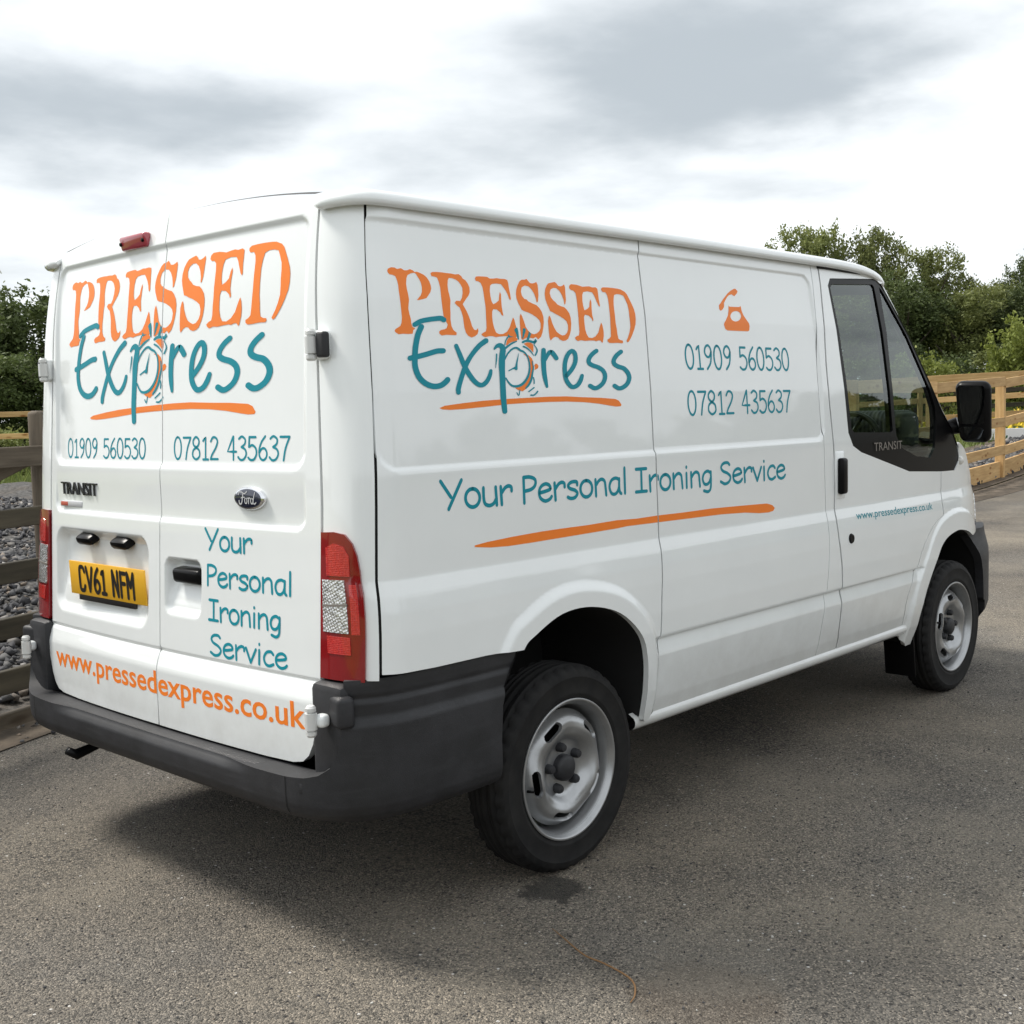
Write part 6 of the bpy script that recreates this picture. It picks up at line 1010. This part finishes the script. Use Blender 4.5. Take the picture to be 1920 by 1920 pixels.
cr_ = np.arange(-.75, .76, .06)
words('phone_number', '01909 560530', .657, .104, 1.325, 1.389, .105, M_rear, rear_doors[0], (), True, cr_)
words('phone_number', '07812 435637', -.064, -.631, 1.325, 1.392, .105, M_rear, rear_doors[1], (), True, cr_)
for w_, a, b, v0 in (('Your', -.249, -.475, 1.060), ('Personal', -.257, -.656, .9540), ('Ironing', -.268, -.608, .851), ('Service', -.2735, -.634, .749)):
    decal('slogan_lettering', text_items(w_, a, b, v0, v0+.0615, .145), M_rear, .0005, 'vinyl_teal', rear_doors[1], np.arange(-.75, .76, .06), cv, flip=True)

# ------------------------------------------------------------------ fences
def plank(name, a, b, h, th, mt, parent, root, jit=0):
    a = Vector(a); b = Vector(b); d = b-a; Lg = d.length; ex = d.normalized(); ey = Vector((0, 0, 1)).cross(ex).normalized(); ez = ex.cross(ey)
    bm = bmesh.new(); add_box(bm, (0, 0, 0), (Lg, th, h), None, .004, 1)
    o = bm_obj(name, bm, mt, parent); m = Matrix((ex, ey, ez)).transposed().to_4x4(); m.translation = (a+b)/2-root; o.matrix_local = m @ Matrix.Rotation(jit, 4, 'Y'); return o
def post(name, p, h, w, d, mt, parent, root, rz, round_top=0):
    bm = bmesh.new(); add_box(bm, (0, 0, 0), (h, w, d), None, .006 if not round_top else .02, 2)
    o = bm_obj(name, bm, mt, parent, bool(round_top), 50); m = Matrix.Rotation(rz, 4, 'Z') @ Matrix.Rotation(R(-90), 4, 'Y'); m.translation = Vector(p)+Vector((0, 0, h/2-.05))-root; o.matrix_local = m; return o
# weathered fence beside the van
root = Vector((*fl(-2.9), 0)); f1 = empty('rail_fence', 'weathered grey timber fence with five rails left of the van', 'fence', root, 0, 'timber fences round the yard')
TS = [-2.9, .42, 3.2, 5.9]
for i, t_ in enumerate(TS):
    x, y = fl(t_, .04); post('post', (x, y, 0), 1.56, .075, .07, 'old_timber', f1, root, R(20), 1)
    if i == 1:
        x, y = fl(t_+.16, .06); post('post', (x, y, 0), 1.59, .075, .07, 'old_timber', f1, root, R(20), 0)
for i in range(3):
    for z0, z1 in ((1.235, 1.335), (.945, 1.035), (.685, .785), (.415, .515), (.155, .27)):
        a = fl(TS[i]-(.0 if i else 0), -.025); b = fl(TS[i+1], -.025); j = rng.uniform(-.012, .012)
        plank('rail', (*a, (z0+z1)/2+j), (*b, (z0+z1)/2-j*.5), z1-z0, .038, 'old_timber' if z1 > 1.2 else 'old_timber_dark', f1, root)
    plank('kickboard', (*fl(TS[i], -.07), .035), (*fl(TS[i+1]-.015, -.07), .035), .085, .04, 'old_timber', f1, root)
    if i == 0: plank('brace', (*fl(-1.5, .07), .66), (*fl(.34, .07), 1.28), .10, .04, 'old_timber', f1, root)
# new pale timber fence on the right
def fy(x): return 4.05+.088*(x-14.6)
XS = [8.4, 11.3, 14.35, 17.9, 21.2, 24.6]; root = Vector((XS[0], fy(XS[0]), T(XS[0], 4))); f2 = empty('rail_fence', 'new pale timber post and rail fence with kickboard right behind the wing mirror', 'fence', root, 0, 'timber fences round the yard')
for x in XS: post('post', (x, fy(x)+.05, T(x, 4)), 1.76, .15, .10, 'new_timber', f2, root, R(5), 0)
for i in range(5):
    for z0, z1 in ((1.56, 1.72), (.90, 1.06), (.40, .56)):
        j = rng.uniform(-.02, .02); x0, x1 = XS[i]-.02, XS[i+1]-.024
        plank('rail', (x0, fy(x0)-.025, T(x0, 4)+(z0+z1)/2+j), (x1, fy(x1)-.025, T(x1, 4)+(z0+z1)/2-j), z1-z0, .038, 'new_timber', f2, root)
    x0, x1 = XS[i]+.05, XS[i+1]-.06
    plank('kickboard', (x0, fy(x0)+.05, T(x0, 4)+.14), (x1, fy(x1)+.05, T(x1, 4)+.14), .29, .045, 'new_timber', f2, root)
# second new fence across the path
A0, A1 = Vector((22.5, 13.8, 0)), Vector((32.6, 3.4, 0)); root = Vector((A0.x, A0.y, T(A0.x, A0.y))); f3 = empty('rail_fence', 'farther new timber fence with dark posts crossing behind the first one', 'fence', root, 0, 'timber fences round the yard')
n = 6; PS = [A0+(A1-A0)*k/(n-1) for k in range(n)]
for p in PS: post('post', (p.x, p.y, T(p.x, p.y)), 1.62, .13, .10, 'new_timber', f3, root, R(-46))
for a, b in zip(PS, PS[1:]):
    for z0, z1 in ((1.40, 1.57), (.88, 1.02), (.42, .56)):
        plank('rail', (a.x, a.y, T(a.x, a.y)+(z0+z1)/2+rng.uniform(-.02, .02)), (b.x, b.y, T(b.x, b.y)+(z0+z1)/2), z1-z0, .04, 'new_timber', f3, root)
# dark old fence under the trees
B0, B1 = Vector((27.5, 15.5, 0)), Vector((40, 3.0, 0)); root = Vector((B0.x, B0.y, T(B0.x, B0.y))); f4 = empty('rail_fence', 'low dark old fence at the foot of the trees on the right', 'fence', root, 0, 'timber fences round the yard')
PS = [B0+(B1-B0)*k/6 for k in range(7)]
for p in PS: post('post', (p.x, p.y, T(p.x, p.y)), 1.1, .12, .10, 'old_timber_dark', f4, root, R(-46))
for a, b in zip(PS, PS[1:]):
    for z in (.9, .45): plank('rail', (a.x, a.y, T(a.x, a.y)+z), (b.x, b.y, T(b.x, b.y)+z), .13, .04, 'old_timber_dark', f4, root)
# fence beyond the gravel on the left
C0, C1 = Vector((3.2, 23.6, 0)), Vector((13.5, 17.5, 0)); root = Vector((C0.x, C0.y, 0)); f5 = empty('rail_fence', 'distant new timber fence beyond the gravel left of the van', 'fence', root, 0, 'timber fences round the yard')
PS = [C0+(C1-C0)*k/4 for k in range(5)]
for p in PS: post('post', (p.x, p.y, 0), 1.72, .12, .10, 'new_timber', f5, root, R(-31))
for a, b in zip(PS, PS[1:]):
    for z in (1.66, 1.21, .8): plank('rail', (a.x, a.y, z), (b.x, b.y, z), .11, .04, 'new_timber', f5, root)
# white board with a green mark
s0, s1 = Vector((25.15, 7.85, 0)), Vector((27.0, 6.05, 0)); dz = T(26, 7); sgn_ = empty('sign_board', 'long white board with a green curl lying against the farther fence', 'sign', (s0.x, s0.y, dz))
ex = (s1-s0).normalized(); ang = math.atan2(ex.y, ex.x); bm = bmesh.new(); add_box(bm, (1.29, 0, .135), (2.58, .03, .27), None, .006, 1); o = bm_obj('board', bm, 'sign_white', sgn_); o.rotation_euler = (0, 0, ang)
M_sg = lambda x, z: np.stack([x, 0*x-.0155, z], -1)
q = decal('board_mark', [ribbon([(.78, .24), (.86, .20), (.84, .10), (.76, .08), (.72, .16), (.80, .21)], .035), ribbon([(.74, .06), (.84, .02), (.92, .04), (.95, .09)], .04)], M_sg, .003, 'sign_green', sgn_); q.rotation_euler = (0, 0, ang)
for x in (.3, 2.3): bm = bmesh.new(); add_box(bm, (x, .06, -.05), (.08, .06, .56)); o = bm_obj('leg', bm, 'sign_white', sgn_); o.rotation_euler = (0, 0, ang)

# ------------------------------------------------------------------ trees and shrubs
def leaf_mesh(name, lobes, n, size, seed, mt, gap=.35):
    """leaf-sized quads spread through the outer shell of several lobes"""
    g_ = np.random.default_rng(seed); vol = np.array([l[3]*l[4] for l in lobes]); cnt = (n*vol/vol.sum()).astype(int); P = []
    for (x, y, z, r, h), c in zip(lobes, cnt):
        nb = max(8, c//55); u = g_.normal(size=(nb, 3)); u /= np.linalg.norm(u, axis=1)[:, None]; rad = g_.uniform(.45, 1.05, nb)**.6
        cc = np.stack([x+u[:, 0]*r*rad, y+u[:, 1]*r*rad, z+u[:, 2]*h*rad], 1); k = g_.integers(0, nb, c)
        P.append(cc[k]+g_.normal(size=(c, 3))*np.array([r, r, h])*.13)
    P = np.vstack(P); m = len(P); s = size*g_.uniform(.6, 1.4, m)
    a = g_.normal(size=(m, 3)); a /= np.linalg.norm(a, axis=1)[:, None]; b = np.cross(a, g_.normal(size=(m, 3))); b /= np.linalg.norm(b, axis=1)[:, None]
    V = np.stack([P-a*s[:, None], P-b*s[:, None]*.5, P+a*s[:, None], P+b*s[:, None]*.5], 1)
    me = bpy.data.meshes.new(name); me.vertices.add(m*4); me.vertices.foreach_set('co', V.ravel().astype(np.float32)); me.loops.add(m*4); me.loops.foreach_set('vertex_index', np.arange(m*4, dtype=np.int32)); me.polygons.add(m); me.polygons.foreach_set('loop_start', np.arange(0, m*4, 4, dtype=np.int32)); me.update(calc_edges=True)
    me.materials.append(MATS[mt]); return me
def lobes_tree(seed, rx=.36):
    g_ = random.Random(seed); out = [(0, 0, .62, .20, .26)]
    for k in range(11):
        a = g_.uniform(0, 6.28); d = g_.uniform(.12, rx*.8); z = g_.uniform(.30, .90); r = g_.uniform(.10, .19)*(1.15-.35*abs(z-.5)); out.append((d*math.cos(a)*(1.15-z*.55), d*math.sin(a)*(1.15-z*.55), z, r, r*g_.uniform(.8, 1.15)))
    return out
def trunk_mesh(seed):
    g_ = random.Random(seed); bm = bmesh.new(); tube(bm, [(0, 0, -.02), (.01, 0, .2), (-.01, .01, .45), (.01, 0, .75)], [.026, .02, .015, .006], 8)
    for k in range(7):
        a = g_.uniform(0, 6.28); z = g_.uniform(.22, .6); l = g_.uniform(.14, .30); tube(bm, [(0, 0, z), (l*.5*math.cos(a), l*.5*math.sin(a), z+l*.4), (l*math.cos(a), l*math.sin(a), z+l*.95)], [.011, .007, .003], 5)
    me = bpy.data.meshes.new('trunk'); bm.to_mesh(me); bm.free(); me.materials.append(MATS['bark']); return me
TREE = [(leaf_mesh('crown', lobes_tree(11+k), 20000, .0115, 50+k, m), trunk_mesh(k)) for k, m in enumerate(('leaf_mid', 'leaf_dark', 'leaf_mid', 'leaf_dark', 'leaf_light'))]
def lobes_bush(seed):
    g_ = random.Random(seed); return [(0, 0, .45, .42, .42)]+[(g_.uniform(-.4, .4), g_.uniform(-.4, .4), g_.uniform(.25, .72), g_.uniform(.18, .30), g_.uniform(.16, .28)) for _ in range(9)]
BUSH = [leaf_mesh('foliage', lobes_bush(k), 9000, .026, 80+k, m) for k, m in enumerate(('leaf_light', 'leaf_mid', 'leaf_dark'))]
def bush_stem():
    bm = bmesh.new()
    for k in range(6): a = k*1.05; tube(bm, [(.03*math.cos(a), .03*math.sin(a), -.03), (.16*math.cos(a), .16*math.sin(a), .3), (.3*math.cos(a), .3*math.sin(a), .62)], [.02, .013, .005], 5)
    me = bpy.data.meshes.new('stem'); bm.to_mesh(me); bm.free(); me.materials.append(MATS['bark']); return me
BSTEM = bush_stem()
def tree(x, y, h, kind, label, wx=1., rz=0., group='trees behind the fences'):
    o = empty('tree', label, 'tree', (x, y, T(x, y)), rz, group); o.scale = (h*wx, h*wx, h)
    for nm, me in (('crown', TREE[kind][0]), ('trunk', TREE[kind][1])): c = bpy.data.objects.new(nm, me); COL.objects.link(c); c.parent = o
def shrub(x, y, h, kind, label, w=1., rz=0., group='shrubs in front of the trees'):
    o = empty('shrub', label, 'shrub', (x, y, T(x, y)), rz, group); o.scale = (w*h, w*h, h)
    for nm, me in (('foliage', BUSH[kind]), ('stem', BSTEM)): c = bpy.data.objects.new(nm, me); COL.objects.link(c); c.parent = o
TR = [(43.6, 21.6, 7.5, 0, .8, 'pale green tree rising just above the front end of the van roof'), (45.4, 20.0, 7.5, 2, .75, 'tall tree second from the van roof on the right'), (46.8, 18.3, 6.2, 0, .8, 'thin-topped tree in the middle of the right-hand tree line'),
      (48.4, 16.6, 5.0, 2, 1., 'lower tree between the thin-topped tree and the dark rounded tree'), (49.4, 15.2, 5.9, 1, .7, 'dark rounded tree at the right edge of the picture'), (51.5, 13.2, 5.4, 3, 1., 'dark tree beyond the dark rounded tree at the right edge'),
      (40.0, 18.6, 5.2, 2, 1.25, 'dark leafy tree seen behind the cab window'), (41.2, 16.7, 4.9, 1, 1.25, 'dark tree standing behind the light green shrub'), (42.2, 15.0, 4.3, 0, 1.3, 'dark low tree behind the gap between the two light shrubs'), (43.5, 13.2, 4.4, 1, 1.3, 'dark low tree above the wing mirror at the right'),
      (12.2, 38.6, 7.3, 1, 1.15, 'tallest dark tree at the left edge of the picture'), (15.5, 36.4, 6.6, 3, 1.2, 'dark tree next to the tallest one left of the van'), (17.9, 34.0, 5.7, 1, 1.2, 'dark tree partly covered by the rear edge of the van'), (13.4, 34.6, 4.2, 3, 1.5, 'short dark tree in front of the trees left of the van'), (9.4, 40.4, 7.2, 3, 1.2, 'dark tree cut off by the left edge of the picture')]
for i, (x, y, h, k, w, lb) in enumerate(TR): tree(x, y, h, k, lb, w, i*1.3)
for i, (x, y, h, k, w, lb) in enumerate(((31.6, 11.5, 2.25, 0, .95, 'light green shrub behind the fence left of the wing mirror'), (35.6, 10.2, 3.1, 0, .8, 'light green shrub at the right edge above the fences'), (36.6, 13.3, 2.2, 2, 1.1, 'dark shrub between the two light green shrubs'), (34.0, 15.0, 2.3, 1, 1., 'mid green shrub seen past the windscreen pillar'),
      (39.5, 11.4, 2.6, 1, 1.5, 'mid green shrub behind the light one at the right edge'), (10.5, 27.5, 1.5, 1, 1.6, 'low green shrub behind the distant fence left of the van'), (7.6, 28.5, 1.4, 0, 1.6, 'low pale shrub behind the distant fence at the left edge'))): shrub(x, y, h, k, lb, w, i*.9)
# rough grass and yellow flowers beyond the fences
def blades(name, x, y, z0, h, w, mt, label, cat):
    n = len(x); a = nrng.uniform(0, 6.28, n); lx, ly = nrng.normal(0, .35, n)*h, nrng.normal(0, .35, n)*h; P0 = np.stack([x, y, z0], -1)
    d = np.stack([np.cos(a)*w, np.sin(a)*w, 0*a], -1); V = np.stack([P0-d, P0+d, P0+np.stack([lx, ly, h], -1)], 1)
    me = bpy.data.meshes.new(name); me.vertices.add(n*3); me.vertices.foreach_set('co', V.ravel().astype(np.float32)); me.loops.add(n*3); me.loops.foreach_set('vertex_index', np.arange(n*3, dtype=np.int32)); me.polygons.add(n); me.polygons.foreach_set('loop_start', np.arange(0, n*3, 3, dtype=np.int32)); me.update(calc_edges=True)
    return tag(link(name, me, None, [mt]), label, cat, kind='stuff')
n = 42000; x = nrng.uniform(19, 48, n); y = nrng.uniform(5.5, 30, n); k = (y > 6.3+.088*(x-14.6)) & (x+y > 30) & (x+y < 66); x, y = x[k], y[k]
blades('rough_grass', x, y, terr(x, y)-.03, nrng.uniform(.15, .55, len(x)), nrng.uniform(.012, .03, len(x)), 'grass_blade', 'rough green grass between the fences on the right', 'grass')
n = 16000; x = nrng.uniform(2, 24, n); y = nrng.uniform(14, 36, n); k = (x*.34-y*.94 < -9); x, y = x[k], y[k]
blades('rough_grass', x, y, terr(x, y)-.03, nrng.uniform(.15, .6, len(x)), nrng.uniform(.015, .035, len(x)), 'grass_blade', 'rough green grass beyond the gravel on the left', 'grass')
n = 1500; x = nrng.uniform(26, 37, n); y = 8.2+nrng.normal(0, 1.3, n)-.35*(x-30); blades('flowers', x, y, terr(x, y)+.25, nrng.uniform(.05, .16, n), nrng.uniform(.03, .06, n), 'flower_yellow', 'small yellow flowers in the grass behind the new fence', 'flowers')
# distant wind turbine: only a blade tip reaches into the picture
tb = empty('wind_turbine', 'distant white wind turbine whose blade tip shows at the top left edge', 'wind turbine', (125, 305.9, 0)); hz = 59.
bm = bmesh.new(); tube(bm, [(0, 0, 0), (0, 0, hz)], [1.6, .9], 16); bm_obj('tower', bm, 'turbine_white', tb, True)
bm = bmesh.new(); add_box(bm, (0, 0, hz+.3), (2.2, 4.5, 2.2), None, .5, 2); bm_obj('nacelle', bm, 'turbine_white', tb, True)
lf = Vector((-.683, .73, 0)); up_ = Vector((0, 0, 1))
for k in range(3):
    a = math.atan2(-.87, -.49)+k*2*math.pi/3; dv = lf*math.cos(a)+up_*math.sin(a); pv = lf*-math.sin(a)+up_*math.cos(a); c = Vector((-1.6, -1.5, hz)); bm = bmesh.new()
    Vv = []
    for t_, w_ in ((0, .5), (4, 1.2), (12, .8), (22, .25)): Vv.append([bm.verts.new(c+dv*t_+pv*s_+Vector((.3, .3, 0))*q_) for s_, q_ in ((-w_*.3, 0), (0, w_*.25), (w_*.7, 0), (0, -w_*.25))])
    for u_, w_ in zip(Vv, Vv[1:]):
        for i in range(4): bm.faces.new((u_[i], u_[(i+1) % 4], w_[(i+1) % 4], w_[i]))
    bm.faces.new(Vv[0]); bm.faces.new(Vv[-1]); bmesh.ops.recalc_face_normals(bm, faces=bm.faces); bm_obj('blade', bm, 'turbine_white', tb, True)

# unseen wood added behind the viewpoint to darken reflections in the glass and mirror
lb_ = []
for k in range(46):
    a = R(178+k*3.6); d_ = rng.uniform(34, 46); h_ = rng.uniform(1.3, 2.6); lb_.append((d_*math.cos(a), d_*math.sin(a), h_*.95, rng.uniform(2.2, 3.4), h_))
tag(link('far_wood', leaf_mesh('far_wood', lb_, 36000, .42, 99, 'leaf_dark')), 'dark unseen wood added behind the viewpoint for reflections in the cab window', 'wood', kind='stuff')
# belt of trees closing the field behind the van and beyond both edges of the picture
lb_ = []
for (x0, y0), (x1, y1), n in (((19.5, 33), (40.5, 23.5), 16), ((54, 9), (62, -12), 10), ((6, 43), (-18, 47), 11)):
    for k in range(n):
        t_ = k/(n-1); h_ = rng.uniform(1.7, 2.7); x_ = x0+(x1-x0)*t_+rng.uniform(-.8, .8); y_ = y0+(y1-y0)*t_+rng.uniform(-.8, .8); lb_.append((x_, y_, T(x_, y_)+h_*.98, rng.uniform(1.4, 2.2), h_))
tag(link('far_wood', leaf_mesh('far_wood', lb_, 42000, .16, 77, 'leaf_dark')), 'far belt of trees closing the field behind the van', 'wood', kind='stuff')
